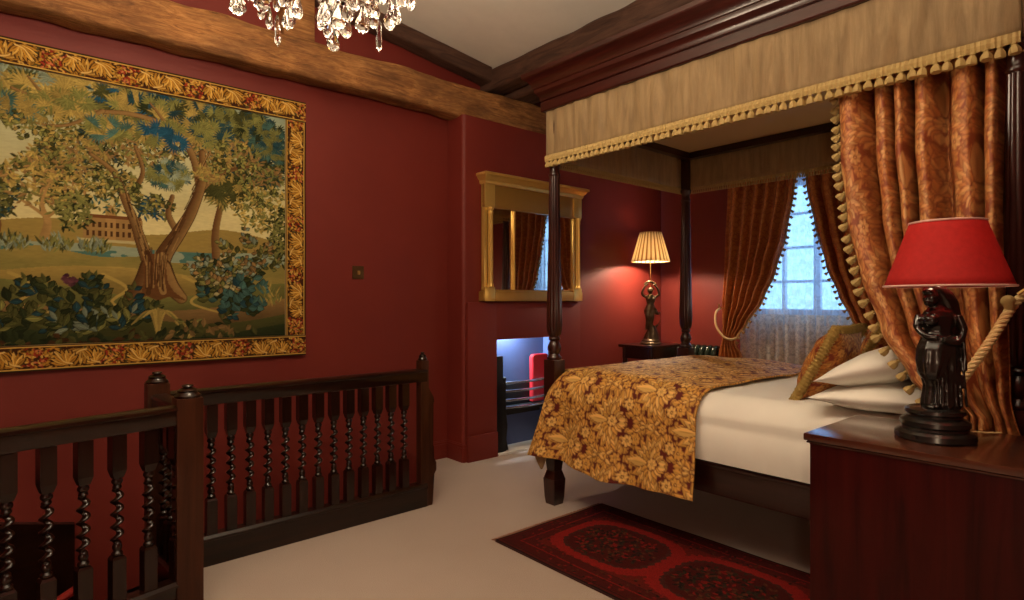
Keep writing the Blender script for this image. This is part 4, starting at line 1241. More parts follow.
for a in (0, 2 * PI / 3, 4 * PI / 3): tube(bm, [(LX + .03, LY - .026, 1.60), (LX + .03 + .101 * math.cos(a), LY - .026 + .101 * math.sin(a), 1.598)], .002, 6)
build('bulb', bm, M_BULB, lamp)
light('red_lamp_light', 'POINT', (LX + .03, LY - .026, 1.52), 3.2, (1, .68, .42), shadow_soft_size=.045)
bm = BM(); tube(bm, smooth_pts([(LX + .09, LY - .06, LZ + .01), (LX + .15, LY - .07, LZ + .012), (LX + .20, LY - .10, LZ + .006), (LX + .235, LY - .13, LZ + .006)], 16), .003, 6)
build('cord', bm, M_ROPE, lamp)

# mahogany chest beside the bed
ch = thing('bedside_chest', (2.31, .57, 0), 'red mahogany bedside chest carrying the bronze lady lamp', 'chest')
bm = BM(); box(bm, 2.068, 2.545, .285, .852, .07, .868, .004); build('carcass', bm, M_CHEST, ch)
bm = BM(); box(bm, 2.064, 2.555, .275, .862, .868, .874, .002); box(bm, 2.058, 2.560, .27, .870, .876, .900, .006); box(bm, 2.072, 2.55, .28, .855, .862, .880, .003)
build('top', bm, M_CHTOP, ch)
bm = BM(); box(bm, 2.062, 2.55, .28, .862, 0, .09, .006); build('plinth', bm, M_CHEST, ch)
for k, (z0, z1) in enumerate(((.11, .36), (.375, .61), (.625, .845))):
    bm = BM(); box(bm, 2.11, 2.51, .848, .860, z0, z1, .004); dr = build('drawer', bm, M_MAHX, ch)
    for x in (2.21, 2.41):
        bm = BM(); lathe(bm, [(.006, 0), (.006, .010), (.015, .014), (.017, .022), (.010, .028), (.0, .029)], (0, 0, 0), 16)
        bmesh.ops.transform(bm, matrix=Matrix.Translation((x, .859, (z0 + z1) / 2)) @ Matrix.Rotation(-PI / 2, 4, 'X'), verts=bm.verts); build('knob', bm, M_BRASS, dr)

# alcove table and the tall figure lamp on it
TX, TY, TZ = 5.08, 3.68, .895
tb = thing('side_table', (TX, TY, 0), 'dark wooden side table under the pleated lamp', 'table')
bm = BM(); box(bm, TX - .25, TX + .25, TY - .2, TY + .22, TZ - .028, TZ, .008); build('tabletop', bm, M_MAHX, tb)
bm = BM(); box(bm, TX - .22, TX + .22, TY - .17, TY + .19, TZ - .14, TZ - .028, .004); build('apron', bm, M_MAHX, tb)
for sx in (-.2, .2):
    for sy in (-.15, .17):
        bm = BM(); lathe(bm, [(.014, 0), (.016, .04), (.022, .40), (.026, .62), (.018, .66), (.026, .70), (.026, TZ - .03)], (TX + sx, TY + sy, 0), 12); build('leg', bm, M_MAHZ, tb)
fl_ = thing('figure_lamp', (TX, TY, TZ), 'tall bronze dancing lady lamp with pleated cream shade on the side table', 'table lamp')
def UT(u, w, z): return (TX + .756 * u + .655 * w, TY - .655 * u + .756 * w, TZ + z)
bm = BM(); lathe(bm, [(.105, 0), (.108, .012), (.098, .024), (.090, .030), (.092, .042), (.080, .050), (.074, .056), (.0, .058)], (TX, TY, TZ), 32)
build('base', bm, M_BRONZE2, fl_)
bm = BM()
figure(bm, resample([(.05, .01, 0, .062, .06, .08), (.10, .012, 0, .050, .05, .12), (.15, .016, 0, .034, .036, .12), (.19, .014, 0, .022, .024, .1)], 20), 32, nf=5)     # rock
legs = [[(.004, -.008, .13), (.000, -.012, .20), (.004, -.014, .27), (.002, -.004, .345)], [(-.030, .006, .155), (-.022, -.004, .22), (-.022, -.020, .275), (-.012, .0, .345)]]
for L_ in legs: tube(bm, smooth_pts(L_, 16), [.011, .012, .013, .015, .017, .018, .018, .018, .019, .021, .023, .025, .027, .028, .029, .030, .030], 12)
tube(bm, [(-.030, .006, .155), (-.046, -.012, .145)], [.010, .006], 8); tube(bm, [(.004, -.008, .13), (-.012, -.028, .122)], [.010, .006], 8)
figure(bm, resample([(.30, -.004, 0, .042, .036, .06), (.345, -.004, 0, .046, .038, .04), (.375, -.002, 0, .038, .032, .02), (.41, 0, 0, .030, .025, 0), (.445, .001, 0, .038, .030, 0), (.475, 0, 0, .043, .028, 0), (.492, 0, 0, .030, .022, 0), (.505, 0, 0, .014, .014, 0), (.525, -.002, 0, .013, .013, 0)], 50), 36, nf=8)
ball(bm, (-.004, -.006, .545), .026, .9, .95, 1.15, 16, 12); ball(bm, (.006, .010, .552), .026); ball(bm, (-.014, -.032, .54), .005)
ball(bm, (-.016, -.022, .455), .015); ball(bm, (.016, -.022, .455), .015)
tube(bm, smooth_pts([(.040, 0, .478), (.066, -.004, .505), (.052, -.006, .565), (.022, -.006, .605)], 16), [.013, .013, .013, .012, .012, .011, .011, .010, .010, .010, .009, .009, .008, .008, .008, .009, .010], 10)
tube(bm, smooth_pts([(-.040, 0, .478), (-.066, -.004, .51), (-.050, -.006, .575), (-.018, -.006, .612)], 16), [.013, .013, .013, .012, .012, .011, .011, .010, .010, .010, .009, .009, .008, .008, .008, .009, .010], 10)
tube(bm, smooth_pts([(-.045, .01, .60), (-.02, 0, .63), (.01, 0, .628), (.045, .006, .60)], 14), .012, 8)                 # garland overhead
tube(bm, smooth_pts([(.03, -.02, .36), (.055, -.01, .30), (.075, .0, .33)], 12), [.014] * 6 + [.006] * 7, 8)
tube(bm, smooth_pts([(.03, 0, .16), (.06, .0, .20), (.075, -.01, .25)], 12), [.010] * 6 + [.004] * 7, 8)
for v in bm.verts: v.co = Vector(UT(v.co.x * 1.32, v.co.y * 1.2, v.co.z * 1.02))
statue('figure', bm, M_BRONZE2, fl_, .0055)
bm = BM(); tube(bm, smooth_pts([UT(.022, .03, .06), UT(.03, .034, .35), UT(.012, .022, .60), UT(0, 0, .70), UT(0, 0, 1.02)], 24), .005, 8); build('lamp_stem', bm, M_BRASS, fl_)
sh = shade(fl_, (TX, TY), .190, .108, 1.745, 2.045, M_CRSH, M_BRASS, pleats=24)
bm = BM(); ball(bm, (TX, TY, 1.85), .03, 1, 1, 1.2)
for a in (0, 2 * PI / 3, 4 * PI / 3): tube(bm, [(TX, TY, 1.925), (TX + .106 * math.cos(a), TY + .106 * math.sin(a), 2.04)], .002, 6)
build('bulb', bm, M_BULB, fl_)
light('pleated_lamp_light', 'POINT', (TX, TY, 1.81), 60, (1, .78, .56), shadow_soft_size=.035)

# ================================================================ chandelier
CHX, CHY = .895, 2.136
CH_UP = .055
cd = thing('chandelier', (CHX, CHY, 2.62), 'crystal chandelier hung with clear glass drops below the ceiling', 'chandelier')
bm = BM(); lathe(bm, [(.0, -.12), (.03, -.10), (.05, -.06), (.03, -.01), (.018, .05), (.03, .12), (.05, .16), (.03, .22), (.014, .30), (.012, .6), (.012, 1.02), (.06, 1.04), (.06, 1.06)], (CHX, CHY, 2.62), 20)
build('stem', bm, M_BRASS, cd)
rc = random.Random(11)
def drop_bm(kind):
    bm = BM()
    if kind == 0:    # flat pear-shaped pendant
        for i, (r, z) in enumerate([(0, 0)]): pass
        lathe(bm, [(.0, -.062), (.010, -.058), (.0175, -.048), (.0175, -.038), (.012, -.022), (.005, -.008), (.002, 0)], (0, 0, 0), 10)
        bmesh.ops.scale(bm, vec=(1, .55, 1), verts=bm.verts)
    elif kind == 1:  # faceted spear
        lathe(bm, [(.0, -.075), (.0065, -.066), (.0075, -.05), (.006, -.012), (.002, 0)], (0, 0, 0), 6)
    else:            # bead
        lathe(bm, [(.0, -.018), (.006, -.015), (.009, -.009), (.006, -.003), (.0, 0)], (0, 0, 0), 8)
    return bm
drops = []
for k in range(3): drops.append(None)
def crystal(kind, p, s=1.0):
    if drops[kind] is None:
        o = build('crystal_drop', drop_bm(kind), M_CRYS, cd, world=False, smooth=False); drops[kind] = o
    else: o = dup(drops[kind], cd, (0, 0, 0))
    o.location = Vector(p) - wloc(cd); o.rotation_euler = (rc.uniform(-.08, .08), rc.uniform(-.08, .08), rc.uniform(0, 6.28)); o.scale = (s,) * 3
NA = 8
for k in range(NA):
    a = 2 * PI * k / NA + .18
    ux, uy = math.cos(a), math.sin(a); r = .285
    bm = BM(); P = lambda q, z: (CHX + ux * q, CHY + uy * q, z)
    tube(bm, smooth_pts([P(.03, 2.60), P(.10, 2.50), P(.20, 2.475), P(.27, 2.51), P(r, 2.555)], 20), .009, 8)
    arm = build('arm', bm, M_CRYS, cd)
    bm = BM(); lathe(bm, [(.012, 2.515), (.03, 2.520), (.055, 2.535), (.062, 2.548), (.058, 2.548), (.02, 2.53), (.014, 2.56)], (CHX + ux * r, CHY + uy * r, 0), 20, lambda a, z: 1 + .05 * math.cos(10 * a)); build('drip_pan', bm, M_CRYS, arm)
    bm = BM(); lathe(bm, [(.011, 2.55), (.011, 2.64)], (CHX + ux * r, CHY + uy * r, 0), 10); build('candle', bm, M_WHITE, arm)
    bm = BM(); lathe(bm, [(.006, 2.64), (.013, 2.66), (.010, 2.69), (.0, 2.715)], (CHX + ux * r, CHY + uy * r, 0), 10); build('bulb', bm, M_BULB, arm)
    for j in range(5):
        b = a + 2 * PI * j / 5; q = .056
        x, y = CHX + ux * r + q * math.cos(b), CHY + uy * r + q * math.sin(b)
        crystal(2, (x, y, 2.535), 1.4); crystal(rc.choice((0, 0, 1)), (x, y, 2.514 - rc.choice((0, 0, .02))), rc.uniform(1.35, 1.8))
    crystal(0 if k % 2 else 1, P(r, 2.44), 1.7)
    crystal(0, P(.13, 2.47), 1.5); crystal(0, P(.20, 2.455), 1.6)
cd.location.z += CH_UP

# ---------------------------------------------------------------- verdure tapestry
TX0, TX1, TZ0, TZ1 = -.93, 1.67, .955, 2.77
BW = .145
tp = thing('tapestry', ((TX0 + TX1) / 2, YA - .02, TZ0), 'large woven tapestry of a leafy landscape with gold scrolled border', 'tapestry')
TW, TH = TX1 - TX0 - 2 * BW, TZ1 - TZ0 - 2 * BW
cv = Canvas(580, 388, TW, TH)
rg = random.Random(21); ox, oz = TX0 + BW, TZ0 + BW
def q(x, z): return (x - ox, z - oz)
yy = cv.Y + oz; xx = cv.X + ox
def nz2(sx, sy, seed, oct_=3):
    g = np.zeros_like(cv.X); r_ = np.random.RandomState(seed); amp = 1; tot = 0
    for o_ in range(oct_):
        fx, fy = sx * 2 ** o_, sy * 2 ** o_; nx, ny = int(TW * fx) + 3, int(TH * fy) + 3
        t = r_.rand(ny, nx); u = cv.X * fx; v = cv.Y * fy; i = u.astype(int); j = v.astype(int); fu = u - i; fv = v - j
        fu = fu * fu * (3 - 2 * fu); fv = fv * fv * (3 - 2 * fv)
        g += amp * ((t[j, i] * (1 - fu) + t[j, i + 1] * fu) * (1 - fv) + (t[j + 1, i] * (1 - fu) + t[j + 1, i + 1] * fu) * fv); tot += amp; amp *= .5
    return g / tot
CRE, GOLD_, OLV, DOL, TEAL, DTE, BRN, TAN, RUST, DKG, BLU, PAL = (srgb(206, 192, 140), srgb(182, 156, 84), srgb(118, 116, 62), srgb(66, 66, 32), srgb(74, 110, 104), srgb(34, 62, 70), srgb(100, 64, 34), srgb(156, 122, 74), srgb(120, 74, 40), srgb(34, 40, 20), srgb(36, 84, 112), srgb(150, 162, 140))
sky = np.clip((yy - 1.9) / .7, 0, 1)[..., None]; nn = nz2(3, 6, 1)[..., None]
cv.a[:] = CRE * (1 - sky) + (PAL * .9) * sky
cv.a[:] = cv.a * (.8 + .35 * nn)
# far hills and river
band = (yy < 1.78 + .03 * np.sin(xx * 7)) ; cv.a[band] = (GOLD_ * .62)
n3 = nz2(5, 14, 2)
band = (yy < 1.665 + .012 * np.sin(xx * 5)) & (yy > 1.585); cv.a[band] = (PAL * .85 + 0 * BLU)
cv.a[(band) & (n3 > .55)] = TEAL * 1.0
band = (yy > 1.52) & (yy < 1.60) & (xx > .9); cv.a[band] = PAL * .7
g1 = 1.60 + .035 * np.sin(xx * 4 + .6) + .02 * np.sin(xx * 11)
ground = yy < g1; n4 = nz2(3.5, 9, 3)[..., None]
gc = (OLV * .85) * (1 - n4) + GOLD_ * .75 * n4
cv.a[ground] = gc[ground]
for k, (c, f, ph) in enumerate(((GOLD_ * .62, 3.1, .2), (OLV * .7, 4.0, 1.7), (TAN * .5, 2.7, 2.8), (DOL * 1.0, 3.6, .9), (DKG * 1.3, 3.0, 2.2))):
    lim = 1.50 - .085 * k + .05 * np.sin(xx * f + ph)
    m = (yy < lim); sh_ = np.clip((lim - yy) / .10, 0, 1)[..., None]
    col = np.asarray(c) * (1.25 - .55 * sh_) * (.75 + .5 * n4)
    cv.a[m] = col[m]
for k in range(5):   # winding pale paths
    x = -.8 + k * .42; cv.stroke([q(x, 1.50), q(x + .12, 1.42), q(x + .05, 1.33), q(x + .28, 1.25)], .010, .006, GOLD_ * .8)
def clump(cx, cz, rx, rz, n, L, cols, spread=PI, tilt=PI / 2, wd=.32, fan=0, edge=.8):
    """a mass of leaves, darker ones first, in sprays"""
    for i in range(n):
        a = rg.uniform(0, 2 * PI); r = math.sqrt(rg.random()); x = cx + rx * r * math.cos(a); z = cz + rz * r * math.sin(a)
        t = i / n; c = cols[min(len(cols) - 1, int(t * len(cols) + rg.uniform(-.6, .6)) if 0 <= int(t * len(cols) + .0) else 0)] if rg.random() < .75 else rg.choice(cols)
        c = np.asarray(c) * rg.uniform(.7, 1.2)
        if fan:
            b = rg.uniform(0, 2 * PI)
            for k in range(fan):
                ang = b + (k - fan / 2) * .34; cv.leaf(*q(x, z), L * rg.uniform(.75, 1.15), L * .085, ang, np.asarray(c) * rg.uniform(.8, 1.2))
        else: cv.leaf(*q(x, z), L * rg.uniform(.6, 1.2), L * wd * .5, tilt + rg.uniform(-spread, spread), c)
# castle by the water
def castle(x0, x1, z0, z1):
    cv.poly([q(x0, z0), q(x1, z0 - .005), q(x1, z1), q(x0, z1)], TAN * .9)
    cv.poly([q(x0 + .11, z0), q(x0 + .16, z0), q(x0 + .16, z1 + .055), q(x0 + .135, z1 + .085), q(x0 + .11, z1 + .055)], TAN * 1.1)
    cv.poly([q(x0, z1), q(x1, z1), q(x1 - .01, z1 + .022), q(x0 + .01, z1 + .022)], RUST * .8)
    for k in range(9):
        x = x0 + .015 + k * (x1 - x0 - .03) / 9
        for z in (z0 + .025, z0 + .075): cv.poly([q(x, z), q(x + .013, z), q(x + .013, z + .032), q(x, z + .032)], BRN * .55)
    cv.stroke([q(x0 - .02, z0), q(x1 + .03, z0 - .006)], .008, .008, CRE * .75)
castle(.365, .66, 1.70, 1.83)
clump(-.35, 1.83, .3, .06, 160, .05, [DOL, OLV, GOLD_ * .8])
clump(.5, 1.93, .25, .05, 130, .04, [OLV, GOLD_ * .8, TEAL * .8, DOL])
# left background trees
def tree(x, z0, z1, w, crown, cols, n, trunk=TAN):
    cv.stroke([q(x, z0), q(x + .015, lerp(z0, z1, .35)), q(x - .01, lerp(z0, z1, .7)), q(x + .02, z1)], w, w * .3, trunk * .8, trunk * 1.1)
    cv.stroke([q(x + .01, lerp(z0, z1, .45)), q(x + .09, lerp(z0, z1, .75))], w * .5, w * .2, trunk)
    cv.stroke([q(x, lerp(z0, z1, .5)), q(x - .10, lerp(z0, z1, .8))], w * .5, w * .2, trunk)
    for (dx, dz, rx, rz) in crown: clump(x + dx, z1 + dz, rx, rz, n, .045, cols)
    cv.stroke([q(x + .015, lerp(z0, z1, .35)), q(x - .01, lerp(z0, z1, .75)), q(x + .02, z1 + .05)], w * .5, w * .2, trunk * 1.1)
tree(-.55, 1.66, 1.98, .02, [(0, .05, .22, .16)], [DOL, OLV, GOLD_ * .8, OLV], 380)
tree(-.02, 1.68, 1.92, .018, [(0, .02, .12, .13), (-.08, .1, .12, .1)], [DKG * 1.2, DOL, DTE, OLV * .8], 300, BRN)
tree(.19, 1.70, 1.95, .022, [(-.06, .06, .13, .13), (.08, .03, .11, .11), (.02, .16, .14, .09)], [DOL, OLV, TAN * .9, GOLD_ * .9], 250)
clump(.32, 1.86, .09, .10, 170, .045, [DKG, DOL, OLV, OLV * 1.1])
for x in (-.2, .05, .25, .42): clump(x, 1.645, .07, .035, 60, .06, [DOL, OLV, PAL * .7], spread=.7, wd=.2)
# right background trees
clump(1.36, 2.02, .17, .20, 420, .045, [DOL, OLV, GOLD_ * .75, GOLD_ * .95, OLV])
clump(1.49, 1.80, .08, .20, 200, .05, [DKG * 1.2, DOL, OLV * .9])
cv.stroke([q(1.08, 1.58), q(1.07, 1.8), q(1.12, 2.05)], .028, .016, RUST * .55, TAN * .7)
clump(1.12, 2.10, .12, .10, 140, .075, [OLV, GOLD_ * .7, DOL], fan=6)
# upper canopy of the great tree
GO2 = GOLD_ * .68
def canopy(cx, cz, rx, rz, n, cols, fan, L):
    clump(cx, cz, rx * 1.05, rz * 1.05, int(n * (.25 if cx < .3 else .8)), L * .8, [DKG, DOL * .8, DTE * .8] if cx > .3 else [DOL, OLV * .8])
    clump(cx, cz, rx, rz, n, L, cols, fan=fan)
for args in (
    (-.62, 2.45, .28, .16, 330, [DOL, OLV, GO2, TEAL * .8], 0, .05), (-.25, 2.40, .28, .18, 90, [DOL, OLV, GO2, TEAL], 9, .075),
    (.02, 2.50, .16, .12, 44, [TEAL * .7, OLV, PAL * .7, GO2, DOL], 11, .085), (.22, 2.36, .24, .08, 170, [DOL, OLV, GO2], 0, .045),
    (.34, 2.53, .25, .10, 70, [DOL, OLV * .8, GO2, PAL * .7, GOLD_ * .85], 11, .085), (.62, 2.52, .22, .11, 190, [DTE, BLU * .8, DOL, OLV, GO2], 9, .065),
    (.90, 2.50, .22, .13, 220, [DTE, DKG, BLU * .7, DOL, OLV, GO2], 9, .065), (1.22, 2.48, .25, .15, 330, [DTE, DKG, DTE * 1.3, DOL, OLV], 7, .055),
    (1.42, 2.36, .13, .22, 200, [DTE, DKG * 1.4, TEAL * .6, OLV * .8], 7, .055), (.62, 2.27, .26, .11, 420, [DOL, OLV, GO2, TAN * .7], 0, .045),
    (.33, 2.18, .18, .10, 320, [DOL, OLV, TAN * .7, GO2], 0, .042), (1.12, 2.30, .20, .12, 420, [DOL, OLV, TAN * .8, GO2], 0, .045),
    (1.34, 2.22, .16, .09, 260, [DKG * 1.3, DOL, OLV, TAN * .7], 0, .045), (.50, 2.05, .15, .07, 190, [DOL, OLV, GO2], 0, .04),
    (.80, 2.13, .11, .07, 80, [DTE, TEAL * .8, PAL * .7, OLV], 8, .05), (.72, 1.92, .10, .06, 110, [DTE, BLU * .6, DOL, OLV], 0, .042)): canopy(*args)
# trunk and boughs
B1, B2 = BRN * .72, TAN * .80
def bark(pts, w0, w1): cv.stroke(pts, w0 * 1.12, w1 * 1.2, BRN * .45); cv.stroke(pts, w0, w1, B1, B2)
bark([q(.98, 2.05), q(.93, 2.28), q(.82, 2.42), q(.60, 2.47), q(.30, 2.44), q(.05, 2.50)], .022, .006)
bark([q(.95, 2.02), q(1.10, 2.18), q(1.30, 2.26)], .018, .006)
bark([q(.58, 1.95), q(.66, 2.12), q(.62, 2.28)], .016, .006)
bark([q(.46, 2.46), q(.28, 2.34), q(.10, 2.33)], .011, .004); bark([q(.80, 2.43), q(.70, 2.56)], .010, .004); bark([q(.20, 2.47), q(.12, 2.58)], .009, .004)
bark([q(.86, 1.76), q(.80, 1.88), q(.82, 2.0)], .020, .010)
bark([q(.70, 1.55), q(.66, 1.68), q(.62, 1.82), q(.57, 1.95), q(.52, 2.10), q(.40, 2.20)], .033, .008)
bark([q(.74, 1.52), q(.78, 1.64), q(.86, 1.78), q(.93, 1.92), q(.99, 2.12), q(.99, 2.30)], .048, .016)
bark([q(.60, 1.36), q(.66, 1.44), q(.71, 1.55)], .035, .055); bark([q(.87, 1.36), q(.81, 1.44), q(.76, 1.55)], .030, .05)
cv.poly([q(.615, 1.345), q(.655, 1.40), q(.668, 1.47), q(.665, 1.56), q(.66, 1.63), q(.80, 1.64), q(.785, 1.55), q(.795, 1.46), q(.83, 1.40), q(.90, 1.345), q(.80, 1.37), q(.74, 1.345), q(.68, 1.375)], B1 * 1.25)
cv.stroke([q(.77, 1.40), q(.755, 1.50), q(.765, 1.62)], .018, .026, TAN * .85); cv.stroke([q(.69, 1.39), q(.70, 1.5), q(.685, 1.64)], .012, .016, BRN * .55)
for k in range(22):
    x = .73 + rg.uniform(-.055, .055); cv.stroke([q(x, 1.40 + rg.uniform(0, .08)), q(x + rg.uniform(-.01, .02), 1.60 + rg.uniform(-.03, .08))], .0035, .002, rg.choice([BRN * .5, TAN * .9, B1]))
for k in range(60):      # bark lines along the boughs
    t = rg.random(); x0, z0 = (lerp(.76, .99, t ** .9), lerp(1.56, 2.22, t)) if k % 2 else (lerp(.70, .55, t), lerp(1.56, 2.05, t)); d_ = (.05, .12) if k % 2 else (-.03, .11)
    o_ = rg.uniform(-.022, .022) * (1 - .6 * t); cv.stroke([q(x0 + o_, z0), q(x0 + o_ + d_[0] * .7, z0 + d_[1] * .7)], .003, .002, rg.choice([BRN * .4, BRN * .5, TAN * .95]))
for (cx, cz, rx, rz, n, cols, fan, L) in ((.30, 2.47, .12, .05, 34, [OLV, GO2, OLV], 9, .065), (.50, 2.36, .12, .05, 30, [GO2, OLV, TEAL * .8], 9, .06), (.78, 2.37, .14, .06, 44, [GO2, OLV, BLU * .8], 9, .065), (1.05, 2.42, .12, .06, 40, [GO2, DTE, OLV], 9, .065), (1.02, 2.16, .08, .05, 90, [OLV, TAN * .8, GO2], 0, .04), (.10, 2.40, .14, .05, 34, [OLV, TEAL * .8, GO2], 9, .06)):
    clump(cx, cz, rx, rz, n, L, cols, fan=fan)
# foreground plants
def sprig(x, z, L, ang, n, lf, cols, wd=.36):
    """a stem with paired pointed leaves"""
    for i in range(n):
        t = (i + 1) / n; px, pz = x + L * t * math.cos(ang), z + L * t * math.sin(ang); ang += rg.uniform(-.10, .10)
        for sg in (1, -1):
            c = np.asarray(rg.choice(cols)) * rg.uniform(.7, 1.25); l_ = lf * (1.1 - .4 * t) * rg.uniform(.8, 1.15); a2 = ang + sg * rg.uniform(.6, 1.1)
            cv.leaf(*q(px, pz), l_ * 1.06, l_ * wd * .5 + .003, a2, DKG * .45); cv.leaf(*q(px, pz), l_, l_ * wd * .5, a2, c); cv.leaf(*q(px, pz), l_ * .8, .0018, a2, np.asarray(c) * 1.7)
    cv.leaf(*q(px, pz), lf * .8, lf * .14, ang, cols[-1])
DK = [DKG, DKG * 1.4, DTE * .8, DOL, DOL * 1.3]
for k in range(26): sprig(rg.uniform(.14, .62), rg.uniform(1.13, 1.36), rg.uniform(.08, .16), rg.uniform(.3, 2.8), 3, .075, DK, .55)
for k in range(34): sprig(rg.uniform(-.75, .1), rg.uniform(1.12, 1.38), rg.uniform(.08, .16), rg.uniform(.3, 2.8), 3, .075, DK + [OLV * .8], .5)
for k in range(10): sprig(rg.uniform(.25, .62), rg.uniform(1.11, 1.18), rg.uniform(.06, .12), rg.uniform(.5, 2.6), 3, .085, DK + [OLV, PAL * .5], .42)
clump(.30, 1.47, .04, .02, 16, .035, [srgb(70, 32, 50), srgb(90, 50, 60)], wd=.8)
for c, k in ((OLV * 1.0, 26), (GOLD_ * .8, 20)):
    for i in range(k):   # arching fern
        s_ = rg.uniform(-1, 1); x0 = .74; cv.stroke([q(x0, 1.13), q(x0 + s_ * .05, 1.28), q(x0 + s_ * .14, 1.30 - abs(s_) * .10)], .006, .003, c * rg.uniform(.6, 1.1))
clump(.92, 1.18, .07, .05, 40, .05, [OLV, GOLD_ * .7, DOL], wd=.3)
for k in range(26): sprig(rg.uniform(1.0, 1.3), rg.uniform(1.20, 1.50), rg.uniform(.08, .16), rg.uniform(.4, 2.7), 3, .065, DK + [OLV * .9, TEAL * .6], .6)
for k in range(30): sprig(rg.uniform(.98, 1.28), rg.uniform(1.36, 1.62), rg.uniform(.05, .12), rg.uniform(.4, 2.7), 3, .045, [OLV * .8, TAN * .7, CRE * .55, PAL * .65, DOL * 1.3], .7)
for k in range(16): sprig(rg.uniform(1.15, 1.42), rg.uniform(1.50, 1.74), rg.uniform(.05, .12), rg.uniform(.4, 2.7), 3, .05, [OLV * .8, DOL, PAL * .55, TAN * .6], .6)
for k in range(14): sprig(rg.uniform(1.14, 1.36), rg.uniform(1.20, 1.42), rg.uniform(.04, .08), rg.uniform(.4, 2.7), 2, .08, [DTE, DKG * 1.3, TEAL * .55, TEAL * .7], .75)
clump(1.43, 1.36, .07, .06, 40, .06, [OLV, GOLD_ * .7], wd=.2, spread=.8); clump(1.05, 1.16, .30, .03, 60, .06, [DKG, DOL, TAN * .5], wd=.5)
clump(.25, 1.12, .6, .02, 90, .06, [DKG * .8, DKG, BRN * .4, DOL], wd=.5)
for (x, z) in ((.18, 2.26), (.62, 2.02), (1.2, 2.26), (1.36, 2.06)):     # leafy twigs standing out against the light
    for k in range(9): sprig(x + rg.uniform(-.14, .14), z + rg.uniform(-.07, .07), rg.uniform(.05, .10), rg.uniform(0, 6.28), 3, .04, [DOL, OLV, OLV * 1.15, GO2], .6)
cv.a *= np.array([.93, .97, .93]) * (.88 + .24 * nz2(40, 150, 9, 2))[..., None]
def drape(x, z):
    return .004 * np.sin(x * 5) + .003 * np.sin(z * 7 + x * 3)
M_TAPE = plain('tapestry_edge_tape', (.30, .21, .09, 1), .9)
cloth_from('woven_scene', cv, lambda X, Y: np.stack([X + ox, YA - .022 + drape(X + ox, Y + oz), Y + oz], -1), M_TAP, tp)
# border of acanthus scrolls and red flowers
def border_strip(Lm, n):
    c = Canvas(n, 44, Lm, BW); r2 = random.Random(5); M_ = BW / 2
    GO, GY, RD, DR, LT = srgb(170, 122, 42), srgb(206, 164, 78), srgb(128, 42, 26), srgb(58, 30, 14), srgb(222, 192, 118)
    c.a[:] = DR; per = .36
    for k in range(int(Lm * 420)):
        c.leaf(r2.uniform(0, Lm), r2.uniform(.015, BW - .015), r2.uniform(.02, .035), .0055, r2.uniform(0, 6.28), r2.choice([GO * .6, srgb(70, 66, 34), GO * .8, GO, GY * .8]))
    for k in range(-1, int(Lm / per) + 2):
        x = k * per + .08
        for i in range(60):                         # loose red blossoms
            a, r = r2.uniform(0, 6.28), .058 * math.sqrt(r2.random())
            c.leaf(x + r * 1.15 * math.cos(a), M_ + r * math.sin(a), r2.uniform(.016, .028), .006, r2.uniform(0, 6.28), r2.choice([RD, RD * 1.3, RD * .6, srgb(186, 110, 70), GY * .9, GO]) )
        for (x0, sg, L) in ((x + .085, 1, .10), (x + .15, -1, .11), (x + .215, 1, .10)):      # curling acanthus leaves
            y0 = M_ - sg * .045
            for i in range(9):
                an = sg * (.2 + i * .26); l_ = L * (1 - .06 * abs(i - 3))
                c.leaf(x0 - .003, y0, l_ + .006, .0135, an, DR); c.leaf(x0, y0, l_, .0105, an, (GY if i % 2 else GO) * r2.uniform(.8, 1.15)); c.leaf(x0, y0, l_ * .8, .0022, an, DR * 1.6)
            c.stroke([(x0 - .02, y0 + sg * .005), (x0 + .02, y0 + sg * .02), (x0 + .06, y0 + sg * .075)], .004, .003, LT, GO)
    for y0, y1, cc in ((0, .010, srgb(48, 34, 16)), (.010, .015, GY * .8), (BW - .013, BW - .008, GY * .8), (BW - .008, BW, srgb(48, 34, 16))):
        m = (c.Y >= y0) & (c.Y <= y1); c.a[m] = cc
    return c
c1 = border_strip(TX1 - TX0, 700); c2 = border_strip(TH, 420)
yb = YA - .026
bd = lambda X, Y, Z: np.stack([X, Y, Z], -1)
cloth_from('border', c1, lambda X, Y: bd(TX0 + X, yb + drape(TX0 + X, TZ1 - Y) - .003, TZ1 - Y), M_TAP, tp)
cloth_from('border', c1, lambda X, Y: bd(TX1 - X, yb + drape(TX1 - X, TZ0 + Y) - .003, TZ0 + Y), M_TAP, tp)
cloth_from('border', c2, lambda X, Y: bd(TX1 - Y, yb + drape(TX1 - Y, TZ0 + BW + X) - .002, TZ0 + BW + X), M_TAP, tp)
cloth_from('border', c2, lambda X, Y: bd(TX0 + Y, yb + drape(TX0 + Y, TZ0 + BW + X) - .002, TZ0 + BW + X), M_TAP, tp)
bm = BM(); box(bm, TX0 + .004, TX1 - .004, YA - .014, YA - .004, TZ0 + .004, TZ1 - .004); build('backing', bm, M_TAPE, tp, smooth=False)

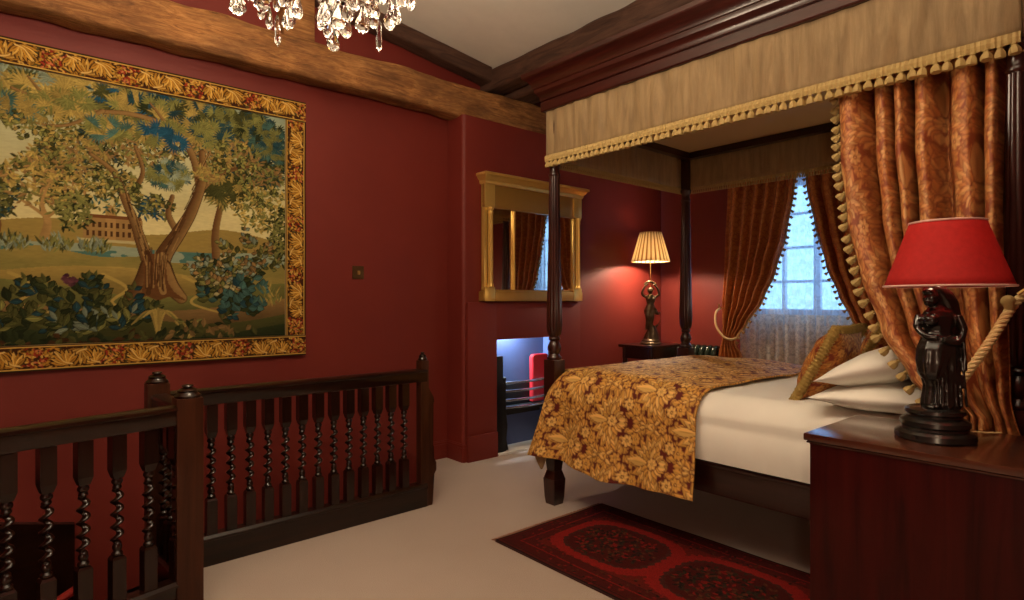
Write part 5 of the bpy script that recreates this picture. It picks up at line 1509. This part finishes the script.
# ---------------------------------------------------------------- rug
RX0, RX1, RY0, RY1 = 2.09, 3.00, .92, 2.56
rug = thing('rug', ((RX0 + RX1) / 2, (RY0 + RY1) / 2, 0), 'dark red patterned rug with two medallions beside the bed', 'rug')
RW, RL = RX1 - RX0, RY1 - RY0
cr = Canvas(210, 380, RW, RL); rr_ = random.Random(8)
RED, DR_, BLK, BR_ = srgb(118, 22, 18), srgb(70, 17, 13), srgb(28, 17, 13), srgb(92, 48, 28)
cr.a[:] = DR_
ex = np.minimum(np.minimum(cr.X, RW - cr.X), np.minimum(cr.Y, RL - cr.Y))
for a, b, c in ((0, .012, BLK), (.03, .036, BLK), (.036, .10, DR_ * .8), (.10, .108, RED * .9), (.108, .16, DR_ * .9), (.16, .166, BLK * 1.4)):
    m = (ex >= a) & (ex < b); cr.a[m] = c
m = ex >= .166; cr.a[m] = RED * .42 + BR_ * .12
for k in range(900):
    x, y = rr_.uniform(.02, RW - .02), rr_.uniform(.02, RL - .02)
    e = min(x, RW - x, y, RL - y)
    if True:
        cr.leaf(x, y, .025, .007, rr_.choice([0, .8, 1.57, 2.4, 3.9]), rr_.choice([BLK, RED * .8, BR_ * .6, DR_ * .6, RED * .6]))
for cy in (RL / 2 + .33, RL / 2 - .31, RL / 2 - .95):
    dx, dy = np.abs(cr.X - RW / 2), np.abs(cr.Y - cy)
    oc = ((dx / .245) ** 3 + (dy / .30) ** 3) ** (1 / 3.) * .94 + .05 * np.maximum(dx / .245, dy / .30) + .03 * np.sin(cr.X * 120) * np.sin(cr.Y * 110)
    inn = (ex >= .16)
    cr.a[(oc < 1.14) & inn] = RED * 1.0; cr.a[(oc < .92) & inn] = BLK * 1.9 + RED * .12; cr.a[(oc < .86) & inn] = DR_ * .75
    for k in range(300):
        a = rr_.uniform(0, 6.28); r = math.sqrt(rr_.random()) * .86
        x, y = RW / 2 + .225 * r * math.cos(a), cy + .28 * r * math.sin(a)
        cr.leaf(x, y, .035, .009, rr_.choice([0, .8, 1.57, 2.4, 3.9]), rr_.choice([BLK, BLK * 1.5, RED * .8, BR_ * .7, srgb(40, 34, 22)]))
cr.a *= np.random.RandomState(3).uniform(.75, 1.2, cr.a.shape[:2])[..., None]
cloth_from('pile', cr, lambda X, Y: np.stack([X + RX0, Y + RY0, .012 + .0012 * np.sin(X * 14 + Y * 9)], -1), M_RUG, rug)
bm = BM(); box(bm, RX0 + .002, RX1 - .002, RY0 + .002, RY1 - .002, .001, .0095); build('rug_base', bm, plain('rug_back', (.05, .012, .01, 1), .95), rug, smooth=False)
bm = BM(); r3 = random.Random(2)
for k in range(150):
    x = lerp(RX0 + .004, RX1 - .004, k / 149); tube(bm, [(x, RY1 - .004, .008), (x + r3.uniform(-.004, .004), RY1 + .015, .005), (x + r3.uniform(-.008, .008), RY1 + .032, .003)], .0028, 4)
build('fringe', bm, plain('rug_fringe', (.22, .10, .06, 1), .95), rug)
